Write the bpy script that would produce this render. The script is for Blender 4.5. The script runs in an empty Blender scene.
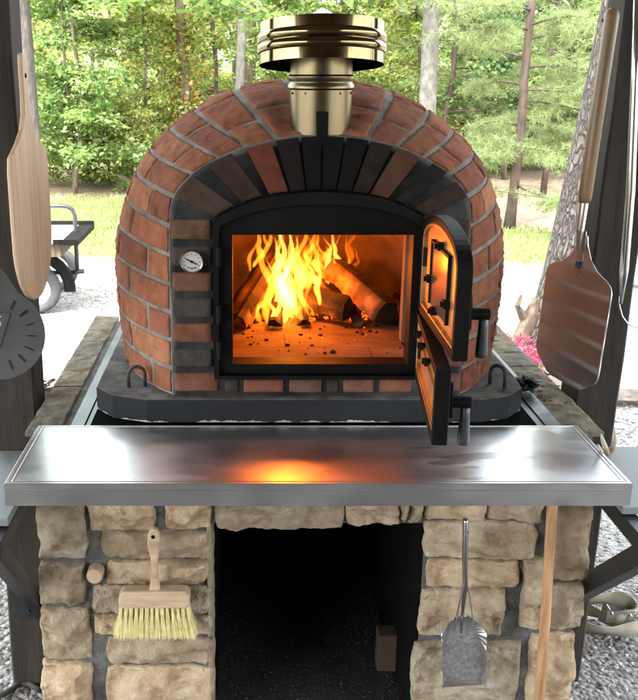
import bpy, bmesh, math, random
import numpy as np
from mathutils import Vector, Matrix, noise as mnoise
R = math.radians
rnd = random.Random(7)
S = bpy.context.scene
# ---------------------------------------------------------------- camera, world, light
PITCH = R(16.3); CAMZ = 1.75; F = 950.0; CX = 245.0
cam = bpy.data.cameras.new('camera'); camo = bpy.data.objects.new('camera', cam); S.collection.objects.link(camo)
camo.location = (0, 0, CAMZ); camo.rotation_euler = (R(90) - PITCH, 0, 0)
cam.sensor_fit = 'VERTICAL'; cam.sensor_height = 24; cam.lens = 24 * F / 700; cam.shift_x = (319 - CX) / 700
cam.clip_start = .02; cam.clip_end = 500
S.camera = camo
SUN_EL, SUN_AZ = R(58), R(200)      # azimuth: compass-like, from +Y clockwise
w = bpy.data.worlds.new('World'); S.world = w; w.use_nodes = True
nt = w.node_tree; bg = nt.nodes['Background']
sky = nt.nodes.new('ShaderNodeTexSky'); sky.sky_type = 'NISHITA'; sky.sun_disc = False
sky.sun_elevation = SUN_EL; sky.sun_rotation = SUN_AZ; sky.air_density = 1; sky.dust_density = 3; sky.ozone_density = .6
hsv = nt.nodes.new('ShaderNodeHueSaturation'); hsv.inputs['Saturation'].default_value = .35; nt.links.new(sky.outputs[0], hsv.inputs['Color']); nt.links.new(hsv.outputs[0], bg.inputs[0])   # thin bright overcast; bg.inputs[1].default_value = .11
sl = bpy.data.lights.new('sun', 'SUN'); sl.energy = 4.4; sl.angle = R(6); sl.color = (1, .95, .86)
so = bpy.data.objects.new('sun', sl); S.collection.objects.link(so)
sd = Vector((math.sin(SUN_AZ) * math.cos(SUN_EL), math.cos(SUN_AZ) * math.cos(SUN_EL), math.sin(SUN_EL)))
so.rotation_euler = sd.to_track_quat('Z', 'Y').to_euler()
S.view_settings.view_transform = 'Standard'; S.view_settings.look = 'None'
S.view_settings.exposure = .95; S.view_settings.gamma = 1
S.cycles.max_bounces = 8; S.cycles.diffuse_bounces = 4; S.cycles.transparent_max_bounces = 12
S.cycles.volume_bounces = 0
S.cycles.sample_clamp_indirect = 6

# ---------------------------------------------------------------- helpers
def at(px, py, Y):                       # photo pixel at world depth Y -> point
    v = (py - 350) / F; a = math.atan(v) + PITCH
    h = math.tan(a) * Y
    z = Y * math.cos(PITCH) + h * math.sin(PITCH)
    return Vector(((px - CX) / F * z, Y, CAMZ - h))
def atz(px, py, Z):                      # photo pixel on the level Z
    a = math.atan((py - 350) / F) + PITCH
    return at(px, py, (CAMZ - Z) / math.tan(a))

def mesh_obj(name, me, m=None, parent=None):
    o = bpy.data.objects.new(name, me); S.collection.objects.link(o)
    if m is not None:
        for q in (m if isinstance(m, (list, tuple)) else [m]): me.materials.append(q)
    if parent is not None: o.parent = parent
    return o
def obj(name, bm, m=None, parent=None, smooth=False, bevel=0, subd=0):
    me = bpy.data.meshes.new(name); bmesh.ops.recalc_face_normals(bm, faces=bm.faces[:]); bm.to_mesh(me); bm.free()
    if smooth: me.shade_smooth()
    o = mesh_obj(name, me, m, parent)
    if bevel:
        b = o.modifiers.new('bevel', 'BEVEL'); b.width = bevel; b.segments = 2; b.limit_method = 'ANGLE'; b.angle_limit = R(40)
    if subd:
        b = o.modifiers.new('sub', 'SUBSURF'); b.levels = subd; b.render_levels = subd
    return o
def empty(name, loc, label, cat, group=None, rot=0):
    o = bpy.data.objects.new(name, None); S.collection.objects.link(o); o.location = loc; o.rotation_euler = (0, 0, rot)
    o.empty_display_size = .05
    return tag(o, label, cat, group)
def tag(o, label=None, cat=None, group=None, kind=None):
    if label: o['label'] = label
    if cat: o['category'] = cat
    if group: o['group'] = group
    if kind: o['kind'] = kind
    return o
def kids(root):                           # keep children's world coordinates although the root sits at its base
    bpy.context.view_layer.update()
    for c in root.children:
        c.matrix_parent_inverse = root.matrix_basis.inverted()
def NB(): return bmesh.new()
def box(bm, x0, x1, y0, y1, z0, z1, M=None):
    vs = [bm.verts.new((x, y, z)) for x in (x0, x1) for y in (y0, y1) for z in (z0, z1)]
    if M is not None:
        for v in vs: v.co = M @ v.co
    for f in ((0,1,3,2),(4,6,7,5),(0,4,5,1),(2,3,7,6),(0,2,6,4),(1,5,7,3)): bm.faces.new([vs[i] for i in f])
    return vs
def tube(bm, pts, rad, n=12, cap=True, flat=1.0, up=None):
    pts = [Vector(p) for p in pts]; rr = rad if isinstance(rad, (list, tuple)) else [rad] * len(pts)
    rings = []; prev = None
    for i, p in enumerate(pts):
        d = (pts[min(i+1, len(pts)-1)] - pts[max(i-1, 0)]).normalized()
        if prev is None:
            a = Vector(up) if up else (Vector((0,0,1)) if abs(d.z) < .9 else Vector((1,0,0)))
        else: a = prev
        u = (a - d * a.dot(d)).normalized(); prev = u; v = d.cross(u)
        rings.append([bm.verts.new(p + rr[i] * (math.cos(t) * v + math.sin(t) * u * flat)) for t in [2*math.pi*k/n for k in range(n)]])
    for a, b in zip(rings, rings[1:]):
        for k in range(n): bm.faces.new((a[k], a[(k+1) % n], b[(k+1) % n], b[k]))
    if cap:
        bm.faces.new(rings[0][::-1]); bm.faces.new(rings[-1])
def lathe(bm, prof, M=None, n=48, cap0=False, cap1=False):
    rings = []
    for r, z in prof:
        ring = []
        for k in range(n):
            c = Vector((r*math.cos(2*math.pi*k/n), r*math.sin(2*math.pi*k/n), z))
            ring.append(bm.verts.new(M @ c if M is not None else c))
        rings.append(ring)
    for a, b in zip(rings, rings[1:]):
        for k in range(n): bm.faces.new((a[k], a[(k+1) % n], b[(k+1) % n], b[k]))
    if cap0: bm.faces.new(rings[0][::-1])
    if cap1: bm.faces.new(rings[-1])
def prism(bm, poly, a, b, M=None, axis='y'):         # polygon (2-D) extruded from a to b along axis
    def P(p, t):
        c = {'y': Vector((p[0], t, p[1])), 'z': Vector((p[0], p[1], t)), 'x': Vector((t, p[0], p[1]))}[axis]
        return M @ c if M is not None else c
    A = [bm.verts.new(P(p, a)) for p in poly]; B = [bm.verts.new(P(p, b)) for p in poly]
    bm.faces.new(A); bm.faces.new(B[::-1]); n = len(poly)
    for i in range(n): bm.faces.new((A[i], B[i], B[(i+1) % n], A[(i+1) % n]))
def fbm(p, s=1, o=4): return mnoise.fractal(Vector(p) * s, 1.0, 2.0, o)

# ---------------------------------------------------------------- materials
def mat(name, cols, scale=8, rough=.7, metal=0, bump=0, bscale=None, attr=None, stretch=None, rvar=0, detail=6, spec=.5, attrmix=1.0, aniso=0, ramp=None, dist=.01):
    m = bpy.data.materials.new(name); m.use_nodes = True; t = m.node_tree; N = t.nodes; L = t.links
    b = N['Principled BSDF']; b.inputs['Metallic'].default_value = metal; b.inputs['Roughness'].default_value = rough
    b.inputs['Specular IOR Level'].default_value = spec
    if aniso: b.inputs['Anisotropic'].default_value = aniso
    tc = N.new('ShaderNodeTexCoord'); mp = N.new('ShaderNodeMapping'); L.new(tc.outputs['Object'], mp.inputs[0])
    if stretch: mp.inputs['Scale'].default_value = stretch
    nz = N.new('ShaderNodeTexNoise'); nz.inputs['Scale'].default_value = scale; nz.inputs['Detail'].default_value = detail; nz.inputs['Roughness'].default_value = .62
    L.new(mp.outputs[0], nz.inputs[0])
    cr = N.new('ShaderNodeValToRGB'); L.new(nz.outputs[0], cr.inputs[0])
    e = cr.color_ramp; pos = ramp or [.3 + .4 * i / max(1, len(cols)-1) for i in range(len(cols))]
    e.elements[0].position = pos[0]; e.elements[0].color = (*cols[0], 1)
    e.elements[1].position = pos[-1]; e.elements[1].color = (*cols[-1], 1)
    for i in range(1, len(cols)-1): q = e.elements.new(pos[i]); q.color = (*cols[i], 1)
    out = cr.outputs[0]
    if attr:
        at_ = N.new('ShaderNodeAttribute'); at_.attribute_name = attr
        mx = N.new('ShaderNodeMix'); mx.data_type = 'RGBA'; mx.blend_type = 'MULTIPLY'; mx.inputs[0].default_value = attrmix
        L.new(out, mx.inputs[6]); L.new(at_.outputs[0], mx.inputs[7]); out = mx.outputs[2]
    L.new(out, b.inputs['Base Color'])
    if rvar:
        mr = N.new('ShaderNodeMapRange'); mr.inputs[3].default_value = rough - rvar; mr.inputs[4].default_value = rough + rvar
        L.new(nz.outputs[0], mr.inputs[0]); L.new(mr.outputs[0], b.inputs['Roughness'])
    if bump:
        n2 = N.new('ShaderNodeTexNoise'); n2.inputs['Scale'].default_value = bscale or scale * 4; n2.inputs['Detail'].default_value = 8; n2.inputs['Roughness'].default_value = .65
        L.new(mp.outputs[0], n2.inputs[0])
        bp = N.new('ShaderNodeBump'); bp.inputs['Strength'].default_value = bump; bp.inputs['Distance'].default_value = dist
        L.new(n2.outputs[0], bp.inputs['Height']); L.new(bp.outputs[0], b.inputs['Normal'])
    m['tree'] = 1
    return m
def nodes(m): return m.node_tree.nodes, m.node_tree.links, m.node_tree.nodes['Principled BSDF']

M_brick = mat('brick', [(.62,.54,.50),(.9,.86,.84),(1.08,1.06,1.0)], 26, .92, bump=.9, bscale=190, attr='Col', dist=.005, spec=.15)
M_mortar = mat('mortar', [(.10,.095,.08),(.17,.158,.135),(.24,.225,.19)], 18, .95, bump=.6, bscale=140, dist=.004)
M_fmortar = mat('facade_mortar', [(.016,.017,.017),(.036,.037,.036),(.075,.074,.07)], 9, .98, bump=.9, bscale=110, attr='Col', dist=.006, spec=.08)
M_blacksteel = mat('black_steel', [(.002,.002,.002),(.0035,.0033,.003),(.007,.0065,.006)], 14, .6, spec=.14, metal=0, bump=.12, bscale=220, rvar=.12, dist=.002)
M_doorinner = mat('firelit_door_steel', [(.30,.16,.065),(.48,.27,.11),(.62,.38,.17)], 10, .42, .75, bump=.25, bscale=90, rvar=.12, dist=.003)  # heat-tinted steel, with the fire's orange glow also put into the colour
M_steel = mat('brushed_steel', [(.66,.665,.67),(.74,.745,.75),(.80,.805,.81)], 5, .4, 1, bump=.03, bscale=60, stretch=(.35,1.6,1), rvar=.08, dist=.0015)
M_steel2 = mat('steel_side', [(.36,.37,.38),(.46,.47,.48),(.52,.53,.54)], 6, .38, 1, bump=.1, bscale=60, rvar=.1, dist=.0015)
M_brass = mat('golden_stainless', [(.115,.088,.042),(.175,.138,.068),(.23,.185,.10)], 7, .10, 1, rvar=.06)
M_brassd = mat('golden_stainless_dull', [(.10,.082,.045),(.15,.125,.072),(.20,.17,.105)], 7, .33, 1, rvar=.08, stretch=(1,1,.3))
M_stone = mat('stone', [(.25,.18,.115),(.42,.32,.21),(.53,.435,.31),(.62,.545,.43)], 19, .95, bump=1, bscale=38, attr='Col', ramp=[.30,.43,.56,.72], dist=.022, detail=12)
M_pmortar = mat('pier_mortar', [(.07,.07,.066),(.13,.13,.12),(.20,.195,.18)], 22, .98, bump=1, bscale=60, dist=.02)
M_post = mat('rough_post_wood', [(.010,.008,.006),(.021,.016,.011),(.038,.029,.020)], 5, .85, bump=.5, bscale=22, stretch=(7,7,.7), dist=.004)
M_peelwood = mat('peel_wood', [(.40,.27,.17),(.52,.37,.245),(.60,.45,.315)], 5, .6, bump=.1, bscale=30, stretch=(8,8,.6), dist=.001)
M_handlewood = mat('varnished_handle_wood', [(.12,.075,.032),(.19,.12,.055),(.26,.17,.08)], 6, .4, stretch=(7,7,.6))
M_stick = mat('cedar_stick', [(.26,.13,.055),(.46,.26,.12),(.58,.36,.18)], 6, .65, stretch=(9,9,.8), bump=.2, bscale=40, dist=.002)
M_brushwood = mat('brush_wood', [(.33,.22,.13),(.46,.33,.21),(.56,.42,.28)], 7, .6, stretch=(1,1,6), bump=.15, bscale=60, dist=.001)
M_bristle = mat('bristle', [(.62,.52,.18),(.80,.70,.32),(.88,.80,.48)], 60, .6)
M_darkalu = mat('dark_anodised_aluminium', [(.05,.055,.053),(.07,.075,.072),(.085,.09,.087)], 9, .5, .35, rvar=.08)
M_alu = mat('brushed_aluminium', [(.50,.47,.45),(.60,.57,.55),(.64,.61,.6)], 5, .33, 1, stretch=(.5,.5,5), rvar=.08, bump=.06, bscale=30)
M_galv = mat('galvanised_steel', [(.50,.51,.52),(.60,.61,.62),(.68,.69,.70)], 14, .24, 1, rvar=.06, bump=.05, bscale=60, dist=.001)
M_galvrust = mat('galvanised_blade', [(.40,.38,.36),(.55,.54,.53),(.68,.68,.68)], 90, .4, .85, rvar=.15, bump=.3, bscale=160, ramp=[.3,.5,.68], dist=.001)
M_bluebolt = mat('blue_tinted_bolt', [(.10,.22,.36),(.20,.38,.55)], 20, .3, .8)
M_white = mat('white_plastic', [(.55,.56,.56),(.68,.68,.68)], 4, .5)
M_black = mat('soot_and_shade_black', [(.003,.003,.003),(.007,.007,.006)], 6, 1.0, spec=.05)  # soot in the flue; painted shade in the bay and slab gap
M_rubber = mat('tyre_rubber', [(.035,.035,.036),(.06,.06,.06)], 20, .8, bump=.2)
M_rim = mat('wheel_rim_paint', [(.45,.46,.46),(.6,.6,.6)], 6, .5)
M_greytube = mat('grey_tube', [(.02,.022,.024),(.04,.042,.045)], 8, .45, .3)
M_table = mat('grey_side_table_laminate', [(.13,.15,.145),(.17,.19,.185),(.21,.23,.225)], 5, .5, rvar=.1)
M_strap = mat('beige_webbing', [(.26,.23,.17),(.36,.32,.25),(.42,.39,.31)], 12, .85, bump=.5, bscale=300, dist=.001)
M_antler = mat('antler', [(.30,.24,.17),(.48,.40,.30),(.62,.56,.46)], 14, .6, bump=.4, bscale=60, dist=.002)
M_bark = mat('grey_bark', [(.03,.026,.021),(.065,.056,.047),(.11,.098,.085)], 7, .95, bump=1, bscale=16, stretch=(2.4,2.4,.7), dist=.03)
M_barkpale = mat('pale_bark', [(.07,.064,.056),(.125,.115,.10),(.19,.178,.16)], 9, .95, bump=.6, bscale=20, stretch=(1.6,1.6,.9), dist=.02)
M_barkdark = mat('dark_bark', [(.06,.045,.035),(.12,.09,.065),(.20,.155,.115)], 8, .95, bump=.8, bscale=20, stretch=(3,3,.6), dist=.02)
M_barkred = mat('reddish_bark', [(.03,.02,.015),(.06,.04,.03),(.10,.068,.05)], 9, .95, bump=.6, bscale=30, stretch=(2,2,.7), dist=.01)
M_roofwood = mat('roof_boards', [(.10,.075,.05),(.17,.13,.09),(.22,.17,.12)], 4, .85, stretch=(.5,7,1))
M_rock = mat('rock', [(.06,.048,.038),(.12,.10,.08),(.19,.165,.14)], 6, .9, bump=.6, bscale=30, dist=.01)
M_drift = mat('weathered_stump_wood', [(.03,.021,.014),(.09,.065,.043),(.17,.13,.09)], 7, .9, bump=.8, bscale=30, stretch=(3,3,.6), dist=.01)
M_dryleaf = mat('dry_leaf', [(.14,.06,.04),(.26,.13,.08)], 12, .8)
M_char = mat('charred', [(.008,.008,.008),(.03,.028,.026)], 16, .9, bump=.8, bscale=60, dist=.004)
M_pink = mat('pink_petals', [(.60,.09,.19),(.75,.18,.30)], 9, .7)
M_embwood = mat('split_log_wood', [(.14,.075,.04),(.34,.21,.11),(.48,.32,.18)], 30, .85, bump=1, bscale=70, stretch=(1,1,1), dist=.003, attr='Col')
M_board = mat('brown_cardboard', [(.05,.028,.017),(.07,.04,.025)], 6, .9)
M_dialwhite = mat('dial_white', [(.42,.41,.39),(.48,.47,.45)], 10, .5)

# soot stains on the bricks of the arch are a real stain in the colour attribute; slab paint
def slab_material():
    m = mat('hearth_slab_concrete', [(.05,.05,.048),(.115,.11,.10),(.21,.20,.18)], 14, .92, spec=.2, bump=.7, bscale=90, dist=.004)
    N, L, b = nodes(m)
    base = b.inputs['Base Color'].links[0].from_socket
    g = N.new('ShaderNodeNewGeometry'); sep = N.new('ShaderNodeSeparateXYZ'); L.new(g.outputs['Normal'], sep.inputs[0])
    mr = N.new('ShaderNodeMapRange'); mr.inputs[1].default_value = .35; mr.inputs[2].default_value = .8; L.new(sep.outputs[2], mr.inputs[0])
    paint = N.new('ShaderNodeMix'); paint.data_type = 'RGBA'; paint.inputs[6].default_value = (.017,.019,.021,1); L.new(mr.outputs[0], paint.inputs[0]); L.new(base, paint.inputs[7])
    # pale chips along the lower edge
    tc = N.new('ShaderNodeTexCoord'); s2 = N.new('ShaderNodeSeparateXYZ'); L.new(tc.outputs['Object'], s2.inputs[0])
    nz = N.new('ShaderNodeTexNoise'); nz.inputs['Scale'].default_value = 9; nz.inputs['Detail'].default_value = 8; nz.inputs['Roughness'].default_value = .7; L.new(tc.outputs['Object'], nz.inputs[0])
    low = N.new('ShaderNodeMapRange'); low.inputs[1].default_value = .018; low.inputs[2].default_value = 0.0; L.new(s2.outputs[2], low.inputs[0])
    ad = N.new('ShaderNodeMath'); ad.operation = 'MULTIPLY_ADD'; ad.inputs[1].default_value = .31; L.new(low.outputs[0], ad.inputs[0]); L.new(nz.outputs[0], ad.inputs[2])
    th = N.new('ShaderNodeMapRange'); th.inputs[1].default_value = .735; th.inputs[2].default_value = .76; L.new(ad.outputs[0], th.inputs[0])
    mx = N.new('ShaderNodeMix'); mx.data_type = 'RGBA'; mx.inputs[7].default_value = (.42,.40,.34,1); L.new(th.outputs[0], mx.inputs[0]); L.new(paint.outputs[2], mx.inputs[6])
    L.new(mx.outputs[2], b.inputs['Base Color']); return m
M_slab = slab_material()
M_loop = mat('rebar', [(.03,.028,.026),(.06,.055,.05)], 20, .6, .4)

def brick_tile_material():               # oven floor, fire bricks
    m = mat('fire_brick_floor', [(.07,.045,.03),(.20,.13,.08),(.34,.23,.14)], 7, .8, bump=.4, bscale=70, dist=.003)
    N, L, b = nodes(m); base = b.inputs['Base Color'].links[0].from_socket
    tc = N.new('ShaderNodeTexCoord'); br = N.new('ShaderNodeTexBrick'); mp = N.new('ShaderNodeMapping'); mp.inputs['Location'].default_value = (.05,-.02,0)
    L.new(tc.outputs['Object'], mp.inputs[0]); L.new(mp.outputs[0], br.inputs[0])
    br.inputs['Scale'].default_value = 1; br.inputs['Brick Width'].default_value = .30; br.inputs['Row Height'].default_value = .13; br.inputs['Mortar Size'].default_value = .0018
    mx = N.new('ShaderNodeMix'); mx.data_type = 'RGBA'; mx.inputs[7].default_value = (.08,.06,.04,1)
    L.new(br.outputs['Fac'], mx.inputs[0]); L.new(base, mx.inputs[6]); L.new(mx.outputs[2], b.inputs['Base Color']); return m
M_firefloor = brick_tile_material()
M_chamber = mat('chamber_brick', [(.09,.055,.035),(.17,.105,.065),(.26,.17,.11)], 8, .9, bump=.6, bscale=40, dist=.006)

def leaf_material(name, transl=.45):
    m = bpy.data.materials.new(name); m.use_nodes = True; N = m.node_tree.nodes; L = m.node_tree.links
    b = N['Principled BSDF']; b.inputs['Roughness'].default_value = .5; b.inputs['Specular IOR Level'].default_value = .35
    a = N.new('ShaderNodeAttribute'); a.attribute_name = 'Col'; L.new(a.outputs[0], b.inputs['Base Color'])
    tr = N.new('ShaderNodeBsdfTranslucent'); hs = N.new('ShaderNodeHueSaturation'); hs.inputs['Value'].default_value = 1.5; hs.inputs['Saturation'].default_value = 1.1
    L.new(a.outputs[0], hs.inputs['Color']); L.new(hs.outputs[0], tr.inputs[0])
    mx = N.new('ShaderNodeMixShader'); mx.inputs[0].default_value = transl + .1
    L.new(b.outputs[0], mx.inputs[1]); L.new(tr.outputs[0], mx.inputs[2]); L.new(mx.outputs[0], N['Material Output'].inputs[0]); return m
M_leaf = leaf_material('leaf'); M_needle = leaf_material('pine_needle', .3); M_grassb = leaf_material('grass_blade', .35)

def setcol(me, cols, domain='POINT'):
    a = me.color_attributes.new('Col', 'FLOAT_COLOR', domain)
    c = np.ones((len(cols), 4), np.float32); c[:, :3] = cols; a.data.foreach_set('color', c.ravel())
def np_mesh(name, V, Fq, cols=None):      # V (n,3), Fq (m,k)
    me = bpy.data.meshes.new(name); k = Fq.shape[1]
    me.vertices.add(len(V)); me.vertices.foreach_set('co', np.asarray(V, np.float32).ravel())
    me.loops.add(Fq.size); me.loops.foreach_set('vertex_index', Fq.astype(np.int32).ravel())
    me.polygons.add(len(Fq)); me.polygons.foreach_set('loop_start', np.arange(0, Fq.size, k, dtype=np.int32))
    me.update(calc_edges=True)
    if cols is not None: setcol(me, cols)
    return me

# patches: bricks and stones that sit on a surface function f(a,b) -> Vector, a,b in a cell
class Patches:
    def __init__(s): s.V = []; s.F = []; s.C = []
    def add(s, f, nrm, na, nb, h, col, edge=.18, rough=.004, rs=30, seed=0, power=1.0, jitter=0, skirt=.01, facet=0):
        base = len(s.V); so = Vector((seed * 3.1, seed * 1.7, seed * 5.3))
        for i in range(na + 1):
            for j in range(nb + 1):
                a, b = i / na, j / nb
                a = .5 - .5 * math.cos(math.pi * a) * (1 if na < 5 else 1); b_ = .5 - .5 * math.cos(math.pi * b)
                p = f(a, b_)
                if jitter:
                    c0 = f(.5, .5); e = 1 + jitter * fbm(p + so, 14, 3)
                    p = c0 + (p - c0) * e
                n = nrm(a, b_)
                ea = min(a, 1 - a) / edge; eb = min(b_, 1 - b_) / edge
                pr = min(1, max(0, ea)) ** .5 * min(1, max(0, eb)) ** .5
                d = h * pr + rough * fbm(p + so, rs, 4) * pr
                if facet:
                    if not (i or j): qf = random.Random(seed); PLN = [(qf.uniform(.8, 1.5), qf.uniform(-2.2, 2.2), qf.uniform(-2.0, 2.0)) for _ in range(9)]
                    mn = min([c_ + a_*(a-.5) + b2*(b_-.5) for c_, a_, b2 in PLN] + [1.15]); d = h * max(.3 + .1*fbm(p + so, 20, 2), mn) * pr + rough * fbm(p + so, rs, 5) * pr
                if pr == 0: d = -skirt
                s.V.append(p + n * d); s.C.append(col)
        for i in range(na):
            for j in range(nb):
                q = base + i * (nb + 1) + j; s.F.append((q, q + 1, q + nb + 2, q + nb + 1))
    def build(s, name, m, parent=None, smooth=True):
        me = np_mesh(name, np.array([tuple(v) for v in s.V]), np.array(s.F), np.array(s.C))
        bm = bmesh.new(); bm.from_mesh(me); bmesh.ops.recalc_face_normals(bm, faces=bm.faces[:]); bm.to_mesh(me); bm.free()
        if smooth: me.shade_smooth()
        return mesh_obj(name, me, m, parent)

def polyc(pts):                           # arc-length parametrised polyline in 2-D
    pts = [Vector(p) for p in pts]; L = [0]
    for a, b in zip(pts, pts[1:]): L.append(L[-1] + (b - a).length)
    T = L[-1]
    def f(t):
        s = min(max(t, 0), 1) * T
        for i in range(len(L) - 1):
            if s <= L[i+1] + 1e-9:
                k = (s - L[i]) / max(1e-9, L[i+1] - L[i]); return pts[i].lerp(pts[i+1], k)
        return pts[-1]
    return f, T
def smooth_half(pts, it=2):               # chaikin on a half profile, ends kept
    for _ in range(it):
        q = [pts[0]]
        for a, b in zip(pts, pts[1:]): q += [(a[0]*.75+b[0]*.25, a[1]*.75+b[1]*.25), (a[0]*.25+b[0]*.75, a[1]*.25+b[1]*.75)]
        q.append(pts[-1]); pts = q
    return pts
XC = .18; ZS = .968; YF = 2.26
halfF = smooth_half([(.361,ZS),(.361,1.2),(.361,1.42),(.350,1.468),(.326,1.499),(.283,1.5365),(.201,1.5756),(.149,1.59),(.077,1.605),(0,1.612)], 2)
halfG = smooth_half([(.512,ZS),(.528,1.1),(.535,1.22),(.530,1.31),(.513,1.39),(.470,1.498),(.402,1.590),(.270,1.682),(.14,1.722),(0,1.734)], 2)
halfI = smooth_half([(.2575,1.019),(.2575,1.2),(.2575,1.395),(.248,1.417),(.232,1.4295),(.18,1.455),(.12,1.4735),(0,1.483)], 2)
def full(h): return [(-x, z) for x, z in h] + [(x, z) for x, z in h[::-1][1:]]
cF, LF = polyc(full(halfF)); cG, LG = polyc(full(halfG)); cI, LI = polyc(full(halfI))

# ================================================================= THE OVEN
oven = empty('pizza_oven', (XC, YF, .905), 'red brick domed wood fired oven with brass coloured chimney on the stone stand', 'oven')
# --- dome surface: u across the arch, s metres along the depth
prof = [(0, 0), ]                         # (g, y)
PR = []
for k in range(25):
    xx = k / 24; PR.append((math.sin(math.pi / 2 * xx), YF + .012 + .37 * xx ** 1.15, 1.0))
for k in range(1, 3): PR.append((1, YF + .382 + .07 * k, 1))
for k in range(1, 20):
    ph = math.pi / 2 * k / 20; PR.append((1, YF + .522 + .42 * math.sin(ph), math.cos(ph)))
PR.append((1, YF + .942, .02))
SL = [0]
for a, b in zip(PR, PR[1:]): SL.append(SL[-1] + math.hypot((b[0]-a[0]) * .155, b[1]-a[1], (b[2]-a[2]) * .6))
def gmap(t):
    d = abs(t - .5) * 1.74; e = float(np.interp(d, [0,.15,.30,.45,.87], [0,.27,.43,.57,1.0])) / 2.0
    return .5 + (e if t > .5 else -e)
def dome(u, s):
    s = max(0, min(s, SL[-1] - 1e-6))
    for i in range(len(SL) - 1):
        if s <= SL[i+1]: break
    k = (s - SL[i]) / (SL[i+1] - SL[i]); g = PR[i][0] + k * (PR[i+1][0] - PR[i][0]); y = PR[i][1] + k * (PR[i+1][1] - PR[i][1]); sc = PR[i][2] + k * (PR[i+1][2] - PR[i][2])
    a = cF(u); b = cG(gmap(u)); x = a[0] + g * (b[0] - a[0]); z = a[1] + g * (b[1] - a[1])
    y += .085 * math.exp(-(x / .098) ** 4) * math.sin(math.pi * min(1, g)) if z > 1.4 and PR[i][2] == 1 else 0
    return Vector((XC - .004*g + x * sc, y, ZS + (z - ZS) * (sc ** .8 if sc > 0 else 0)))
def dome_n(u, s, e=.004):
    u0, u1 = max(0, u - e), min(1, u + e); s0, s1 = max(0, s - e), min(SL[-1], s + e)
    n = (dome(u1, s) - dome(u0, s)).cross(dome(u, s1) - dome(u, s0))
    if n.length < 1e-9: return Vector((0, 1, 0))
    n.normalize()
    c = Vector((XC, YF + .45, 1.1)); p = dome(u, s)
    return n if n.dot(p - c) > 0 else -n
# mortar shell
NU, NSS = 120, 60; V = []; Fq = []
for i in range(NU + 1):
    for j in range(NSS + 1):
        u, s = i / NU, SL[-1] * j / NSS; V.append(dome(u, s) + dome_n(u, s) * .002 * fbm(dome(u, s), 40, 2))
for i in range(NU):
    for j in range(NSS): q = i * (NSS+1) + j; Fq.append((q, q+1, q+NSS+2, q+NSS+1))
me = np_mesh('dome_mortar', np.array([tuple(v) for v in V]), np.array(Fq)); me.shade_smooth()
shell = mesh_obj('dome_mortar', me, M_mortar, oven)
NC = 25; P = Patches(); k = 0
brickcols = [(.29,.118,.062),(.33,.138,.072),(.25,.095,.052),(.36,.160,.085),(.30,.125,.07),(.26,.105,.066)]
for c in range(NC):
    g = .0052 / 1.8; u0, u1 = c / NC + g, (c + 1) / NC - g
    s = 0.004; first = [.095, .195][c % 2] + rnd.uniform(-.012, .012); lens = [first] + [.20] * 8
    if c in (11, 12, 13): lens = [.15] + [.2] * 8
    for ln in lens:
        e = s + ln * rnd.uniform(.95, 1.05)
        if s > SL[-1] - .1: break
        e2 = min(e, SL[-1] - .02); k += 1
        ua, ub, sa, sb = u0 + rnd.uniform(-1,1)*.0008, u1 + rnd.uniform(-1,1)*.0008, s, e2 - .012
        f = lambda a, b, ua=ua, ub=ub, sa=sa, sb=sb: dome(ua + a*(ub-ua), sa + b*(sb-sa))
        n = lambda a, b, ua=ua, ub=ub, sa=sa, sb=sb: dome_n(ua + a*(ub-ua), sa + b*(sb-sa))
        col = rnd.choice(brickcols); v = rnd.uniform(.82, 1.18)
        P.add(f, n, 12, 18, .0042, [q*v for q in col], edge=.035, rough=.0045, rs=45, seed=k, jitter=.012)
        s = e2
brickskin = P.build('dome_bricks', M_brick, oven)
# --- front arch (legs, sill row and voussoirs)
P = Patches(); k = 500
def ring(t, q):                           # t along the arch 0..1 of (I and F arches), q 0 inner ..1 outer, above springing
    a = cIa(t); b = cFa(t); return Vector((XC + a[0] + q*(b[0]-a[0]), YF, a[1] + q*(b[1]-a[1])))
cIa, _ = polyc([p for p in full(halfI) if p[1] > 1.40]); cFa, _ = polyc([p for p in full(halfF) if p[1] > 1.435])
NRM = lambda a, b: Vector((0, -1, 0))
red, dk, br, sootc = (.22,.095,.06), (.06,.05,.045), (.14,.085,.06), (.006,.0056,.0052)
legcols = [[tuple(v*.72 for v in q) for q in l] for l in [[(.27,.125,.085),(.095,.09,.085),(.28,.125,.08),(.11,.095,.085),(.24,.125,.085),(.115,.085,.068),(.20,.115,.075)],
           [(.25,.12,.085),(.25,.125,.09),(.085,.08,.075),(.24,.12,.085),(.10,.085,.07),(.22,.11,.08),(.12,.085,.07)]]]
z0 = 1.019
zs = np.linspace(.978, 1.425, 8)
for side in (-1, 1):
    for i in range(7):
        za, zb = zs[i] + .003, zs[i+1] - .011; xa, xb = XC + side*.259, XC + side*.358
        if xa > xb: xa, xb = xb, xa
        if i == 0 and side == -1: xb += .012
        k += 1
        f = lambda a, b, xa=xa, xb=xb, za=za, zb=zb: Vector((xa + a*(xb-xa), YF, za + b*(zb-za)))
        P.add(f, NRM, 12, 8, .006, legcols[0 if side < 0 else 1][i], edge=.09, rough=.004, rs=40, seed=k, jitter=.02)
xs = [-.235, -.19, -.075, .02, .06, .15, .245]
rowc = [dk, red, (.16,.10,.08), dk, (.2,.11,.085), red]
for i in range(6):
    xa, xb = XC + xs[i] + .005, XC + xs[i+1] - .006; k += 1
    f = lambda a, b, xa=xa, xb=xb: Vector((xa + a*(xb-xa), YF, .978 + b*.036))
    P.add(f, NRM, 10, 6, .005, rowc[i], edge=.1, rough=.004, rs=40, seed=k, jitter=.02)
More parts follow.
